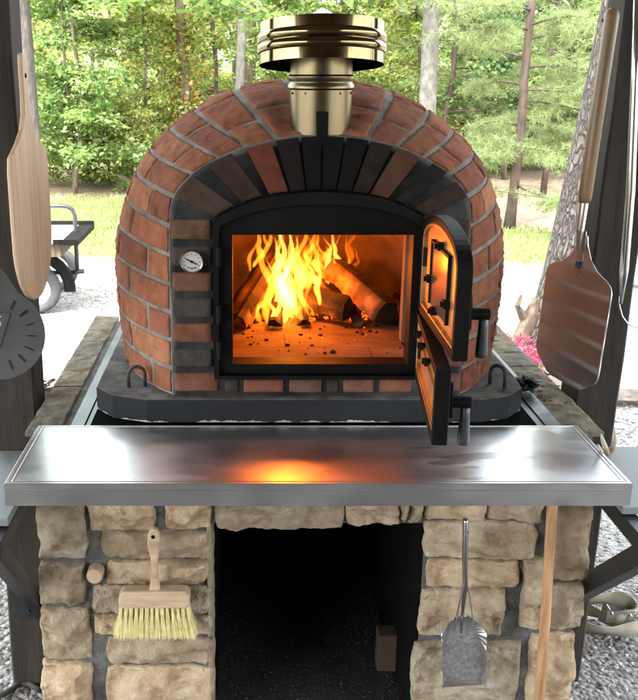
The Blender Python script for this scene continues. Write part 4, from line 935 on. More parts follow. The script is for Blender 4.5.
# ================================================================= GROUND
def ground_material():
    m = bpy.data.materials.new('ground'); m.use_nodes = True; N = m.node_tree.nodes; L = m.node_tree.links; b = N['Principled BSDF']; b.inputs['Roughness'].default_value = .95
    tc = N.new('ShaderNodeTexCoord'); sp = N.new('ShaderNodeSeparateXYZ'); L.new(tc.outputs['Object'], sp.inputs[0])
    def noise(s, d=5, r=.6):
        n = N.new('ShaderNodeTexNoise'); n.inputs['Scale'].default_value = s; n.inputs['Detail'].default_value = d; n.inputs['Roughness'].default_value = r; L.new(tc.outputs['Object'], n.inputs[0]); return n.outputs[0]
    def ramp(src, cols, pos):
        c = N.new('ShaderNodeValToRGB'); L.new(src, c.inputs[0]); e = c.color_ramp; e.elements[0].position = pos[0]; e.elements[0].color = (*cols[0],1); e.elements[1].position = pos[-1]; e.elements[1].color = (*cols[-1],1)
        for i in range(1, len(cols)-1): q = e.elements.new(pos[i]); q.color = (*cols[i],1)
        return c.outputs[0]
    vo = N.new('ShaderNodeTexVoronoi'); vo.inputs['Scale'].default_value = 62; L.new(tc.outputs['Object'], vo.inputs[0])
    hs = N.new('ShaderNodeSeparateColor'); L.new(vo.outputs['Color'], hs.inputs[0])
    gravel = ramp(hs.outputs[0], [(.07,.065,.06),(.19,.18,.165),(.28,.27,.25),(.38,.37,.35)], [0,.25,.6,1])
    gc = N.new('ShaderNodeMix'); gc.data_type = 'RGBA'; gc.blend_type = 'MULTIPLY'; gc.inputs[0].default_value = 1
    L.new(gravel, gc.inputs[6]); L.new(ramp(noise(.7), [(.8,.78,.74),(1,1,1)], [.35,.6]), gc.inputs[7])
    grass = ramp(noise(2.2, 8, .7), [(.22,.20,.09),(.13,.17,.045),(.09,.15,.03),(.30,.26,.14)], [.3,.45,.6,.72])
    litter = ramp(noise(7, 9, .75), [(.10,.065,.04),(.24,.165,.11),(.36,.27,.19),(.14,.13,.05)], [.3,.48,.6,.75])
    # gravel to grass edge (Y about 9 m, nearer on the right), then litter from 13.5 m
    def mathn(op, a, b_=None, c=None):
        n = N.new('ShaderNodeMath'); n.operation = op
        for i, v in enumerate((a, b_, c)):
            if v is None: continue
            if isinstance(v, (int, float)): n.inputs[i].default_value = v
            else: L.new(v, n.inputs[i])
        return n.outputs[0]
    yy = mathn('ADD', sp.outputs[1], mathn('MULTIPLY', mathn('SUBTRACT', noise(1.6), .5), 1.1))
    yg = mathn('ADD', yy, mathn('MULTIPLY', mathn('MAXIMUM', mathn('SUBTRACT', sp.outputs[0], 1.5), 0), .25))
    def mr(src, a, c): n = N.new('ShaderNodeMapRange'); n.inputs[1].default_value = a; n.inputs[2].default_value = c; L.new(src, n.inputs[0]); return n.outputs[0]
    m1 = N.new('ShaderNodeMix'); m1.data_type = 'RGBA'; L.new(mr(yg, 8.9, 9.3), m1.inputs[0]); L.new(gc.outputs[2], m1.inputs[6]); L.new(grass, m1.inputs[7])
    yl = mathn('ADD', yy, mathn('MULTIPLY', mathn('MAXIMUM', mathn('SUBTRACT', sp.outputs[0], 1.5), 0), 1.6))
    m2 = N.new('ShaderNodeMix'); m2.data_type = 'RGBA'; L.new(mr(yl, 13.4, 14.2), m2.inputs[0]); L.new(m1.outputs[2], m2.inputs[6]); L.new(litter, m2.inputs[7])
    L.new(m2.outputs[2], b.inputs['Base Color'])
    bp = N.new('ShaderNodeBump'); bp.inputs['Strength'].default_value = .9; bp.inputs['Distance'].default_value = .01; L.new(vo.outputs['Distance'], bp.inputs['Height']); bp.invert = True
    L.new(bp.outputs[0], b.inputs['Normal']); return m
V = []; Fq = []
xs = np.concatenate([np.linspace(-150, -12, 12), np.linspace(-10, 14, 60), np.linspace(16, 150, 12)]); ys = np.concatenate([np.linspace(-30, -2, 8), np.linspace(0, 24, 60), np.linspace(28, 260, 14)])
for y in ys:
    for x in xs:
        z = 0 if y < 6 else .05*fbm((x, y, 0), .35, 3) * min(1, (y-6)/3); V.append((x, y, z))
nx = len(xs)
for j in range(len(ys)-1):
    for i in range(nx-1): q = j*nx+i; Fq.append((q, q+1, q+nx+1, q+nx))
me = np_mesh('ground', np.array(V), np.array(Fq)); me.shade_smooth()
tag(mesh_obj('ground', me, ground_material()), kind='structure')
bm = NB(); box(bm, -7, 7, -6, 1.95, -.02, .012); tag(obj('bounce_cut_floor', bm, M_post), kind='structure')  # unseen dark floor, added to cut light bouncing up from the front
# pebbles near the stand
g = np.random.default_rng(5)
ico = bmesh.new(); bmesh.ops.create_icosphere(ico, subdivisions=1, radius=1); IV = np.array([tuple(v.co) for v in ico.verts]); IF = np.array([[v.index for v in f.verts] for f in ico.faces]); ico.free()
def pebbles(n, x0, x1, y0, y1, s0, s1):
    c = np.stack([g.uniform(x0, x1, n), g.uniform(y0, y1, n), np.zeros(n)], 1); s = g.uniform(s0, s1, n); c[:, 2] = s*.15
    sc = np.stack([s*g.uniform(.8,1.4,n), s*g.uniform(.8,1.4,n), s*g.uniform(.5,.8,n)], 1); a = g.uniform(0, 6.28, n)
    V = IV[None]*sc[:, None, :]*(1+g.uniform(-.15,.15,(n,len(IV),1))); ca, sa = np.cos(a)[:,None], np.sin(a)[:,None]
    X = V[...,0]*ca - V[...,1]*sa; Y = V[...,0]*sa + V[...,1]*ca; V = np.stack([X, Y, V[...,2]], -1) + c[:, None, :]
    Fx = IF[None] + (np.arange(n)*len(IV))[:, None, None]; t = g.choice([.12,.22,.32,.42,.52], n); wv = g.uniform(.9, 1.0, n)
    C = np.repeat(np.stack([t, t*wv, t*wv*wv], 1), len(IV), 0); return V.reshape(-1, 3), Fx.reshape(-1, 3), C
def dark(t): return t[0], t[1], t[2]*.09  # darkens the bay pebbles, recess shade put into their colour
bm = NB(); box(bm, -.086, .45, 2.30, 3.19, -.02, .003); tag(obj('bay_shade_floor', bm, M_char), kind='structure')  # near-black sheet on the bay ground, shade painted as colour
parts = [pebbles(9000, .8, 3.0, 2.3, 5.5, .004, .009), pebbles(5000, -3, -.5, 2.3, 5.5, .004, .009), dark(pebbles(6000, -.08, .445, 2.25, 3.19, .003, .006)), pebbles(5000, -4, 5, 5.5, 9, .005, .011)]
off = 0; VV = []; FF = []; CC = []
for a, b, c in parts: VV.append(a); FF.append(b + off); CC.append(c); off += len(a)
M_peb = mat('pebble', [(.8,.8,.8),(1,1,1)], 30, .8, attr='Col')
tag(mesh_obj('gravel', np_mesh('gravel', np.concatenate(VV), np.concatenate(FF), np.concatenate(CC)), M_peb), 'pale grey pea gravel spread round the stand', 'gravel', kind='stuff')
# grass blades
n = 42000; X = g.uniform(-6, 6.5, n); Y = g.uniform(8.6, 14.4, n); keep = (Y + np.maximum(X-1.5,0)*.25 + g.normal(0,.25,n) > 9.1) & (Y + np.maximum(X-1.5,0)*1.6 < 14.2)
X, Y = X[keep], Y[keep]; n = len(X); h = g.uniform(.02, .07, n); a = g.uniform(0, 6.28, n); w_ = .006; lx, ly = g.normal(0,.02,n), g.normal(0,.02,n)
V = np.stack([np.stack([X-np.cos(a)*w_, Y-np.sin(a)*w_, 0*X], 1), np.stack([X+np.cos(a)*w_, Y+np.sin(a)*w_, 0*X], 1), np.stack([X+lx, Y+ly, h], 1)], 1).reshape(-1, 3)
V[:, 2] += .0
pal = np.array([(.10,.16,.035),(.15,.20,.05),(.24,.24,.09),(.34,.30,.16)]); C = np.repeat(pal[g.integers(0, 4, n)], 3, 0)
tag(mesh_obj('grass', np_mesh('grass', V, np.arange(3*n).reshape(-1, 3), C), M_grassb), 'short yellowish grass between the gravel and the wood', 'grass', kind='stuff')

# ================================================================= FOLIAGE
def leaves_mesh(name, centers, dirs, size, pal, wts, flatness=.5, droop=.25):
    n = len(centers); s = size * g.uniform(.6, 1.25, n)
    d = dirs + g.normal(0, .45, (n, 3)); d[:, 2] -= droop; d /= np.linalg.norm(d, axis=1)[:, None]
    upv = np.stack([g.normal(0, flatness, n), g.normal(0, flatness, n), np.ones(n)], 1)
    sd_ = np.cross(d, upv); sd_ /= np.maximum(1e-6, np.linalg.norm(sd_, axis=1))[:, None]; nn = np.cross(sd_, d)
    L1 = d * s[:, None]; W1 = sd_ * (s*.36)[:, None]; fold = nn * (s*.12)[:, None]
    c = centers
    pts = np.stack([c, c + L1*.35 + W1 + fold, c + L1*.72 + W1*.7 + fold, c + L1, c + L1*.72 - W1*.7 + fold, c + L1*.35 - W1 + fold], 1)
    base = (np.arange(n)*6)[:, None]
    Fx = np.concatenate([base + np.array([[0,1,2,3]]), base + np.array([[0,3,4,5]])], 0)
    pal = np.array(pal); C = pal[g.choice(len(pal), n, p=np.array(wts)/sum(wts))] * g.uniform(.75, 1.25, (n, 1)); C = np.repeat(C, 6, 0)
    me = np_mesh(name, pts.reshape(-1, 3), Fx, C); return me
GREEN = [(.15,.23,.08),(.20,.29,.09),(.28,.35,.13),(.10,.17,.065),(.36,.39,.17)]
YEL = [(.24,.31,.10),(.35,.38,.13),(.44,.42,.17),(.17,.25,.08),(.38,.26,.13)]
DEEP = [(.11,.18,.08),(.15,.23,.095),(.19,.27,.12),(.08,.14,.06),(.25,.31,.13)]
def tree_meshes(name, h, r0, lean, zmin, zmax, rad, nb, per, leaf, pal, wts, rise=.25, bark=None, needles=False, seed=1, spread=.10, tw=.3):
    q = random.Random(seed); bm = NB(); n = 10
    tp_ = [Vector((lean*h*(i/n) + .04*rad*math.sin(i*1.1+seed), .03*rad*math.sin(i*.8+seed*2), h*i/n)) for i in range(n+1)]
    tube(bm, tp_, [r0*(1 - .75*(i/n)) + .004 for i in range(n+1)], 10 if r0 < .06 else 16)
    cs = []; ds = []
    for b in range(nb):
        t = q.random(); z = zmin + (zmax-zmin)*t; i = min(n-1, int(z/h*n)); p = tp_[i].lerp(tp_[i+1], z/h*n - i)
        az = q.uniform(0, 6.283); L_ = rad*q.uniform(.5, 1.0)*(1 - .45*t); dr = Vector((math.cos(az), math.sin(az), rise*q.uniform(.2,1.3))); m = 6; pts = [p]
        for k in range(m): dr = (dr + Vector((q.gauss(0,.18), q.gauss(0,.18), q.gauss(-.05,.10)))).normalized(); pts.append(pts[-1] + dr*L_/m)
        tube(bm, pts, [max(.003, r0*.28*(1-k/(m+.5))) for k in range(m+1)], 5)
        for l in range(per):
            k = (q.random()**.7)*m; i2 = min(m-1, int(k)); c = pts[i2].lerp(pts[i2+1], k-i2)
            a2 = q.uniform(0, 6.283); rr_ = tw * L_ * q.random()**.7 * (1.1 - .5*k/m); off_ = Vector((math.cos(a2)*rr_, math.sin(a2)*rr_, q.gauss(0, spread*L_*.5) - .10*rr_))
            cs.append(tuple(c + off_)); ds.append((math.cos(a2)*.6 + dr.x*.5, math.sin(a2)*.6 + dr.y*.5, 0))
    me_t = bpy.data.meshes.new(name + '_trunk'); bmesh.ops.recalc_face_normals(bm, faces=bm.faces[:]); bm.to_mesh(me_t); bm.free(); me_t.shade_smooth(); me_t.materials.append(bark or M_barkdark)
    cs, ds = np.array(cs), np.array(ds)
    if needles:
        nn_ = len(cs); tuft = 14; c = np.repeat(cs, tuft, 0); d = g.normal(0, 1, (nn_*tuft, 3)) + np.repeat(ds, tuft, 0)*1.2; d[:,2] = d[:,2]*.6 - .2; d /= np.linalg.norm(d, axis=1)[:,None]
        sd_ = np.cross(d, g.normal(0,1,(nn_*tuft,3))); sd_ /= np.linalg.norm(sd_, axis=1)[:,None]; s = leaf*g.uniform(.6,1.2,(nn_*tuft,1))
        pts = np.stack([c - sd_*.0025, c + sd_*.0025, c + d*s], 1); pal_ = np.array(pal); C = np.repeat(pal_[g.integers(0, len(pal_), nn_)], tuft*3, 0)*np.repeat(g.uniform(.75,1.25,(nn_*tuft,1)), 3, 0)
        me_c = np_mesh(name + '_crown', pts.reshape(-1,3), np.arange(len(pts)*3).reshape(-1,3), C); me_c.materials.append(M_needle)
    else:
        me_c = leaves_mesh(name + '_crown', cs, ds, leaf, pal, wts); me_c.materials.append(M_leaf)
    return me_t, me_c
def place_tree(name, meshes, x, y, rot, sc, label, cat='tree', group=None):
    r_ = empty(name, (x, y, 0), label, cat, group, rot); r_.scale = (sc, sc, sc)
    for nm, me in zip(('trunk', 'crown'), meshes):
        if me is None: continue
        o = bpy.data.objects.new(nm, me); S.collection.objects.link(o); o.parent = r_
    return r_
W5 = [3,3,2,2,1]
protos = [tree_meshes('sapling', 4.6, .035, .03, .35, 4.4, 1.5, 50, 175, .082, GREEN, W5, seed=11),
          tree_meshes('sapling', 5.2, .045, -.02, .5, 5.0, 1.8, 54, 175, .09, GREEN, [2,3,3,1,2], seed=12),
          tree_meshes('sapling', 4.2, .03, .0, .3, 4.0, 1.4, 50, 165, .078, YEL, W5, seed=13),
          tree_meshes('sapling', 6.5, .05, .02, .8, 6.2, 2.2, 64, 190, .092, YEL, [3,2,1,3,1], seed=14),
          tree_meshes('sapling', 5.5, .05, -.03, .4, 5.3, 2.0, 60, 175, .085, DEEP, W5, seed=15)]
SG = 'leafy young trees at the edge of the wood'
PL = ['bright green sapling', 'broad mid green sapling', 'small yellow green sapling', 'tall yellowish young tree', 'deep green young tree']
named = [(0, -2.50, 14.4, .3, 1.0, 'slender sapling with two stems at the left wood edge'), (2, -1.55, 15.2, 1.4, .9, 'yellow green sapling beside the dark trunk'), (1, -3.7, 15.6, 2.2, 1.0, 'bright green sapling behind the wooden peel'),
         (2, -2.0, 17.0, .9, 1.1, None), (3, -.6, 18.0, 2.0, 1.0, None), (1, .6, 17.0, 1.2, .95, None), (3, 1.7, 18.5, .2, 1.0, 'tall yellow tree behind the chimney cap'), (2, 3.0, 17.4, 2.9, 1.1, None), (4, 4.3, 16.2, .6, 1.0, None), (4, 5.6, 17.5, 1.9, 1.0, None), (1, 6.8, 18.5, 2.9, 1.1, None)]
place_tree('sapling', protos[0], -2.62, 14.6, 1.9, .8, 'thin second sapling close to the two stemmed one', 'sapling', SG)
gen = random.Random(21)
for i, x, y, rot, sc, lb in named: place_tree('sapling', protos[i], x, y, rot, sc, lb or PL[i] + ' just behind the front row of saplings', 'sapling', SG)
for row, (yy, st, scl) in enumerate(((20.5, 2.0, .95), (24, 2.3, 1.0), (28.5, 2.8, 1.1), (34, 3.6, 1.25))):
    x = -.30*yy - 1
    while x < .46*yy + 1:
        i = gen.choice([0,1,2,3,3,2] if x < yy*.18 else [1,4,3,4,2,0])
        place_tree('sapling', protos[i], x + gen.uniform(-.5,.5), yy + gen.uniform(-1.4,1.4), gen.uniform(0,6.28), scl*gen.uniform(.85,1.15), PL[i] + {20.5: ' in the second row of the wood', 24: ' in the middle of the wood', 28.5: ' well back in the wood', 34: ' farthest back in the wood'}[yy], 'sapling', SG); x += st*gen.uniform(.8,1.3)
# low shrubs at the wood edge
shr = [tree_meshes('shrub', 1.3, .012, 0, .05, 1.2, .75, 26, 85, .075, GREEN, W5, seed=31), tree_meshes('shrub', 1.5, .012, .1, .05, 1.4, .8, 26, 85, .07, YEL, W5, seed=32)]
for i in range(22):
    x = -5.0 + i*.56 + gen.uniform(-.15,.15); y = 15.0 + gen.uniform(-.3, 1.2) + (2.5 if x > 2.2 else 0)
    place_tree('shrub', shr[i % 2], x, y, gen.uniform(0, 6.28), gen.uniform(.55, 1.0), 'low green shrub along the foot of the wood', 'shrub', 'shrubs along the wood edge')
# grown trees: crown mostly above the picture, a few boughs hang into it
def trunk_tree(name, base, top_px, base_px, Y, w_m, bark, label, boughs=None, H=9, flare=1.15, cat='tree', ridges=0):
    b = at(*base_px, Y); t = at(*top_px, Y); slope = (t.x - b.x)/(t.z - b.z); x0 = b.x - slope*b.z
    r_ = empty(name, (x0, Y, 0), label, cat); bm = NB(); n = 40; K = 28 if ridges else 16; rings = []
    for i in range(n+1):
        z = H*i/n; 
        if ridges: z = H*(i/n)**1.5
        rr_ = w_m/2*(1 - .45*z/H)*(1 + (flare-1)*math.exp(-z/.25)); row = []
        for k in range(K):
            a = 2*math.pi*k/K; p = Vector((math.cos(a), math.sin(a), 0)); f_ = 1 + .05*fbm((p.x*2, p.y*2, z*1.2), 1, 3)
            row.append(bm.verts.new((slope*z + p.x*rr_*f_ + .02*math.sin(z*.9), p.y*rr_*f_, z)))
        rings.append(row)
    for a, c in zip(rings, rings[1:]):
        for k in range(K): bm.faces.new((a[k], a[(k+1)%K], c[(k+1)%K], c[k]))
    q = random.Random(int(x0*100) + 5)
    cs, ds = [], []
    for (z, az, L_) in (boughs or []):
        pts = [Vector((slope*z, 0, z))]; dr = Vector((math.cos(az), math.sin(az), .15)); m = 7
        for k in range(m): dr = (dr + Vector((q.gauss(0,.12), q.gauss(0,.12), -.07))).normalized(); pts.append(pts[-1]+dr*L_/m)
        tube(bm, pts, [max(.004, w_m*.12*(1-k/(m+.4))) for k in range(m+1)], 6)
        for l in range(int(170*L_)):
            k = (.25 + .75*q.random())*m; i2 = min(m-1, int(k)); c = pts[i2].lerp(pts[i2+1], min(1,k-i2)); a2 = q.uniform(0,6.28); r3 = .38*q.random()**.6*L_*.5
            cs.append(tuple(c + Vector((math.cos(a2)*r3, math.sin(a2)*r3, q.gauss(0,.10) - .12*r3)))); ds.append((math.cos(a2), math.sin(a2), 0))
    # high crown
    for l in range(1500):
        p = Vector((q.gauss(0,1), q.gauss(0,1), q.gauss(0,1))); p = p.normalized()*(q.random()**.4); cl = Vector((math.sin(q.randint(0,14)*2.1), math.cos(q.randint(0,14)*1.7), math.sin(q.randint(0,14)*2.9)))*.55
        cs.append((slope*H + (cl.x+p.x*.5)*2.6, (cl.y+p.y*.5)*2.6, H*.86 + (cl.z+p.z*.5)*2.2)); ds.append((p.x, p.y, 0))
    obj('trunk', bm, bark, r_, smooth=True)
    me = leaves_mesh('crown', np.array(cs), np.array(ds), .13, GREEN, W5); mesh_obj('crown', me, M_leaf, r_); return r_
def plated_bark():
    m = mat('plated_pine_bark', [(.05,.041,.035),(.085,.073,.064),(.13,.115,.10)], 9, .95, bump=.5, bscale=40, dist=.01, stretch=(1,1,.8)); N, L, b = nodes(m)
    base = b.inputs['Base Color'].links[0].from_socket; tc = N.new('ShaderNodeTexCoord'); mp = N.new('ShaderNodeMapping'); mp.inputs['Scale'].default_value = (1,1,.3); L.new(tc.outputs['Object'], mp.inputs[0])
    nz = N.new('ShaderNodeTexNoise'); nz.inputs['Scale'].default_value = 12; nz.inputs['Detail'].default_value = 4; L.new(mp.outputs[0], nz.inputs[0])
    ad = N.new('ShaderNodeVectorMath'); ad.operation = 'MULTIPLY_ADD'; ad.inputs[1].default_value = (.11,.11,.11); L.new(nz.outputs['Color'], ad.inputs[0]); L.new(mp.outputs[0], ad.inputs[2])
    vo = N.new('ShaderNodeTexVoronoi'); vo.feature = 'DISTANCE_TO_EDGE'; vo.inputs['Scale'].default_value = 30; L.new(ad.outputs[0], vo.inputs[0])
    mr = N.new('ShaderNodeMapRange'); mr.inputs[1].default_value = -.03; mr.inputs[2].default_value = .26; L.new(vo.outputs['Distance'], mr.inputs[0])
    mx = N.new('ShaderNodeMix'); mx.data_type = 'RGBA'; mx.inputs[6].default_value = (.038,.03,.025,1); L.new(mr.outputs[0], mx.inputs[0]); L.new(base, mx.inputs[7]); L.new(mx.outputs[2], b.inputs['Base Color'])
    bp = N.new('ShaderNodeBump'); bp.inputs['Strength'].default_value = 1; bp.inputs['Distance'].default_value = .025; L.new(mr.outputs[0], bp.inputs['Height']); old = b.inputs['Normal'].links[0].from_socket; L.new(old, bp.inputs['Normal']); L.new(bp.outputs[0], b.inputs['Normal']); return m
trunk_tree('pine_tree', None, (620, 0), (556, 310), 6.05, .27, plated_bark(), 'big leaning pine with plated grey bark just behind the right post', H=8, flare=1.5, ridges=1)
trunk_tree('oak_tree', None, (430.5, 0), (426, 110), 13.0, .245, M_barkpale, 'grey barked tree right of the chimney cap', [(2.9, 3.6, 1.6), (3.1, 5.0, 1.8), (3.0, 5.9, 1.5)], flare=1.3)
trunk_tree('oak_tree', None, (179.5, 10), (184, 105), 15.0, .19, M_barkdark, 'dark barked tree with creeping vine left of the oven dome', [(3.2, 3.4, 2.0), (2.9, 4.2, 2.2), (3.1, 5.2, 2.0), (2.7, 6.0, 1.5)], flare=1.3)
trunk_tree('birch_tree', None, (242, 0), (238.5, 83), 16.0, .165, M_barkpale, 'thin pale barked tree between the dark tree and the chimney', [(3.3, 3.3, 1.6), (3.4, 6.0, 1.8)], flare=1.2)
trunk_tree('oak_tree', None, (21, 0), (29, 100), 9.5, .14, M_bark, 'grey tree just right of the left post behind the peel handle', [(3.0, 5.6, 1.9), (2.8, .3, 2.0), (3.1, 6.1, 2.4), (2.9, 1.2, 1.8)], flare=1.2)
trunk_tree('oak_tree', None, (254.5, 0), (253, 83), 19.0, .06, M_barkdark, 'very thin dark stem beside the pale barked tree', flare=1.1)
for i in range(14):
    x = gen.uniform(-7, 12); y = gen.uniform(21, 38); bx = CX + x/y*F
    trunk_tree('oak_tree', None, (bx + gen.uniform(-6,6), 0), (bx, 150), y, gen.uniform(.1, .24), gen.choice([M_bark, M_barkpale, M_barkdark]), 'distant straight tree trunk deep in the wood', cat='tree')['group'] = 'distant trunks in the wood'
# the vine on the dark tree
cs = []; q = random.Random(9); b = at(183, 100, 15)
for i in range(1500): a = q.uniform(0, 6.28); z = .3 + 2.3*q.random()**.8; r3 = .10 + abs(q.gauss(0, .13)); cs.append((-.95 + r3*math.cos(a), 14.95 + r3*math.sin(a), z))
me = leaves_mesh('vine', np.array(cs), g.normal(0,1,(1500,3)), .075, [(.20,.22,.05),(.30,.22,.08),(.35,.13,.05),(.12,.17,.04)], [4,2,1,3]); tag(mesh_obj('vine', me, M_leaf), 'creeping vine with reddening leaves on the dark tree trunk', 'vine')
# slender pine with bare side branches
b0, t0 = at(509, 228, 11.1), at(533, 0, 11.1)
r_ = empty('pine_tree', (b0.x, 11.1, 0), 'slender reddish pine with bare side branches right of the dome', 'tree'); bm = NB()
pp = [at(x, y, 11.1) for x, y in ((509,229),(512,205),(515,180),(518,155),(522,120),(524,80),(527,50),(530,20),(533,-5),(537,-60),(540,-160))]
tube(bm, pp, [.075,.062,.056,.053,.05,.048,.046,.044,.042,.036,.02], 12)
cs = []; ds = []; q = random.Random(77)
brs = [((521,125),(486,118),(470,128)),((522,118),(560,128),(590,150)),((525,68),(555,62),(585,70)),((523,85),(500,78),(476,86)),((528,40),(548,32),(570,40)),((529,30),(500,22),(480,30)),((524,90),(556,88),(590,98)),((520,150),(545,155),(572,148)),((517,165),(492,150),(474,160)),((526,58),(490,48),(462,42)),((530,25),(565,12),(590,18)),((518,140),(480,139),(455,150)),((522,100),(570,104),(600,118)),((516,185),(540,198),(566,203)),((531,10),(505,2),(486,8))]
for a, m_, c in brs:
    dy = q.uniform(-1, 1); A = at(*a, 11.1); B = at(*m_, 11.1 + dy*.5); Cc = at(*c, 11.1 + dy); pts = []
    for i in range(7): t = i/6; pts.append(A*(1-t)**2 + B*2*t*(1-t) + Cc*t*t)
    tube(bm, pts, [.014*(1-i/7.5)+.002 for i in range(7)], 6)
    for s_ in range(5):
        t = q.uniform(.3, 1); p = A*(1-t)**2 + B*2*t*(1-t) + Cc*t*t; e = p + Vector((q.gauss(0,.25), q.gauss(0,.3), q.uniform(-.2,.12))); tube(bm, [p, e], [.005,.002], 4)
        for l in range(40): k = q.random(); cs.append(tuple(p.lerp(e, k) + Vector((q.gauss(0,.05), q.gauss(0,.07), q.gauss(0,.035))))); ds.append(tuple(e-p))
obj('trunk', bm, M_barkred, r_, smooth=True)
cs, ds = np.array(cs), np.array(ds); tuft = 15; c = np.repeat(cs, tuft, 0); d = g.normal(0,1,(len(c),3)); d[:,2] -= .3; d /= np.linalg.norm(d,axis=1)[:,None]; sd_ = np.cross(d, g.normal(0,1,(len(c),3))); sd_ /= np.linalg.norm(sd_,axis=1)[:,None]; s = .10*g.uniform(.6,1.2,(len(c),1))
pts = np.stack([c-sd_*.0026, c+sd_*.0026, c+d*s], 1); palN = np.array([(.18,.23,.10),(.24,.29,.12),(.15,.19,.08)]); C = np.repeat(palN[g.integers(0,3,len(c))], 3, 0)
mesh_obj('crown', np_mesh('crown', pts.reshape(-1,3), np.arange(len(pts)*3).reshape(-1,3), C), M_needle, r_); kids(r_)
pineP = [tree_meshes('pine', 5.5, .05, 0, .5, 5.3, 1.7, 60, 60, .11, [(.19,.25,.10),(.25,.31,.12),(.15,.20,.08)], None, rise=.1, bark=M_barkred, needles=True, seed=51, tw=.35), tree_meshes('pine', 6.2, .06, .02, .6, 6.0, 1.9, 64, 60, .11, [(.21,.27,.11),(.28,.34,.14),(.17,.22,.09)], None, rise=.05, bark=M_barkred, needles=True, seed=52, tw=.35)]
for i, (x, y, s_) in enumerate(((4.4, 14.2, .9), (5.9, 15.4, 1.0), (3.3, 16.0, 1.0), (5.2, 18.6, 1.2), (7.2, 19, 1.2))): place_tree('pine_tree', pineP[i % 2], x, y, i*1.3, s_, ['soft needled young pine just behind the slender reddish pine', 'young pine between the slender pine and the big leaning trunk', 'young pine left of the slender reddish pine', 'second row young pine behind the slender reddish pine', 'farthest young pine at the right end of the wood'][i], 'tree', 'young pines at the right of the wood')
# far wood (one mass, stuff)
n = 60000; X = g.uniform(-26, 40, n); Y = g.uniform(40, 60, n); Z = g.uniform(0, 1, n)**1.1*9.5; dns = np.array([fbm((x*.35, z*.35, 3), 1, 3) for x, z in zip(X, Z)]); keep = dns > -.12 + .05*np.maximum(Z-3,0); c = np.stack([X, Y, Z], 1)[keep]
me = leaves_mesh('far_wood', c, g.normal(0,1,(len(c),3)), .42, [(.20,.30,.12),(.26,.36,.15),(.34,.42,.18),(.40,.42,.16)], [2,3,2,1]); tag(mesh_obj('far_wood', me, M_leaf), 'distant foliage of the wood beyond the young trees', 'wood', kind='stuff')

# ================================================================= yard things
# small cart
root = empty('garden_cart', (-1.6, 7.1, 0), 'flat garden cart with bent grey tube rail on the gravel at left', 'cart')
def D(x, y, Y=7.1): return at(x, y, Y)
bm = NB(); tube(bm, [D(18,206), D(62,206), D(68,207), D(72.5,210), D(75,216), D(75.5,232), D(77.5,272)], .016, 12); tube(bm, [D(66,273.5), D(84,271)], .018, 10); tube(bm, [D(50,272), D(74,274)], .014, 8); obj('rail', bm, M_greytube, root, smooth=True)
bm = NB(); zt = D(60, 232).z; box(bm, -3.0, -1.28, 6.75, 7.45, zt-.03, zt); obj('deck', bm, M_white, root)
bm = NB()
for x in (-1.62, -1.48, -1.34): box(bm, x-.035, x+.035, 6.74, 6.745, zt-.034, zt+.004)
box(bm, -1.30, -1.19, 6.72, 7.47, zt-.035, zt+.006); box(bm, -3.0, -1.19, 7.44, 7.47, zt-.03, zt+.03); obj('deck_trim', bm, M_blacksteel, root)
bm = NB(); box(bm, -3.0, -1.33, 6.78, 7.4, zt-.13, zt-.031); obj('deck_box', bm, M_drift, root)
wc = Vector((D(40, 290).x, 7.0, .185))
for yy in (6.98, 7.75):
    Mw = Matrix.Translation((wc.x, yy, wc.z)) @ Matrix.Rotation(R(90), 4, 'X') @ Matrix.Scale(1, 4); bm = NB()
    lathe(bm, [(.115,-.04),(.16,-.045),(.182,-.03),(.186,0),(.182,.03),(.16,.045),(.115,.04),(.115,-.04)], Mw, 40); t_ = obj('tyre', bm, M_rubber, root, smooth=True)
    bm = NB(); lathe(bm, [(.116,.035),(.10,.038),(.095,.01),(.04,.012),(.035,.03),(0,.03)], Mw, 32)
    for k in range(7): a = 2*math.pi*k/7; tube(bm, [Mw @ Vector((.035*math.cos(a), .035*math.sin(a), .02)), Mw @ Vector((.10*math.cos(a), .10*math.sin(a), .02))], .010, 6)
    obj('rim', bm, M_rim, root)
bm = NB(); tube(bm, [wc + Vector((-.25*math.cos(R(a)) , 0, .25*math.sin(R(a)))) for a in range(95, 190, 10)], .02, 8, flat=2.2); obj('mudguard', bm, M_blacksteel, root); kids(root)
# white tank behind the right post
bm = NB(); c = at(640, 252, 5.2); lathe(bm, [(0,-.17),(.10,-.165),(.135,-.14),(.14,0),(.135,.13),(.10,.16),(0,.17)], Matrix.Translation(c), 32)
box(bm, c.x-.10, c.x+.14, c.y-.12, c.y+.12, -.0, c.z-.19); tag(obj('white_tank', bm, M_white, smooth=False, bevel=.01), 'white rounded tank partly visible right of the right post', 'tank')
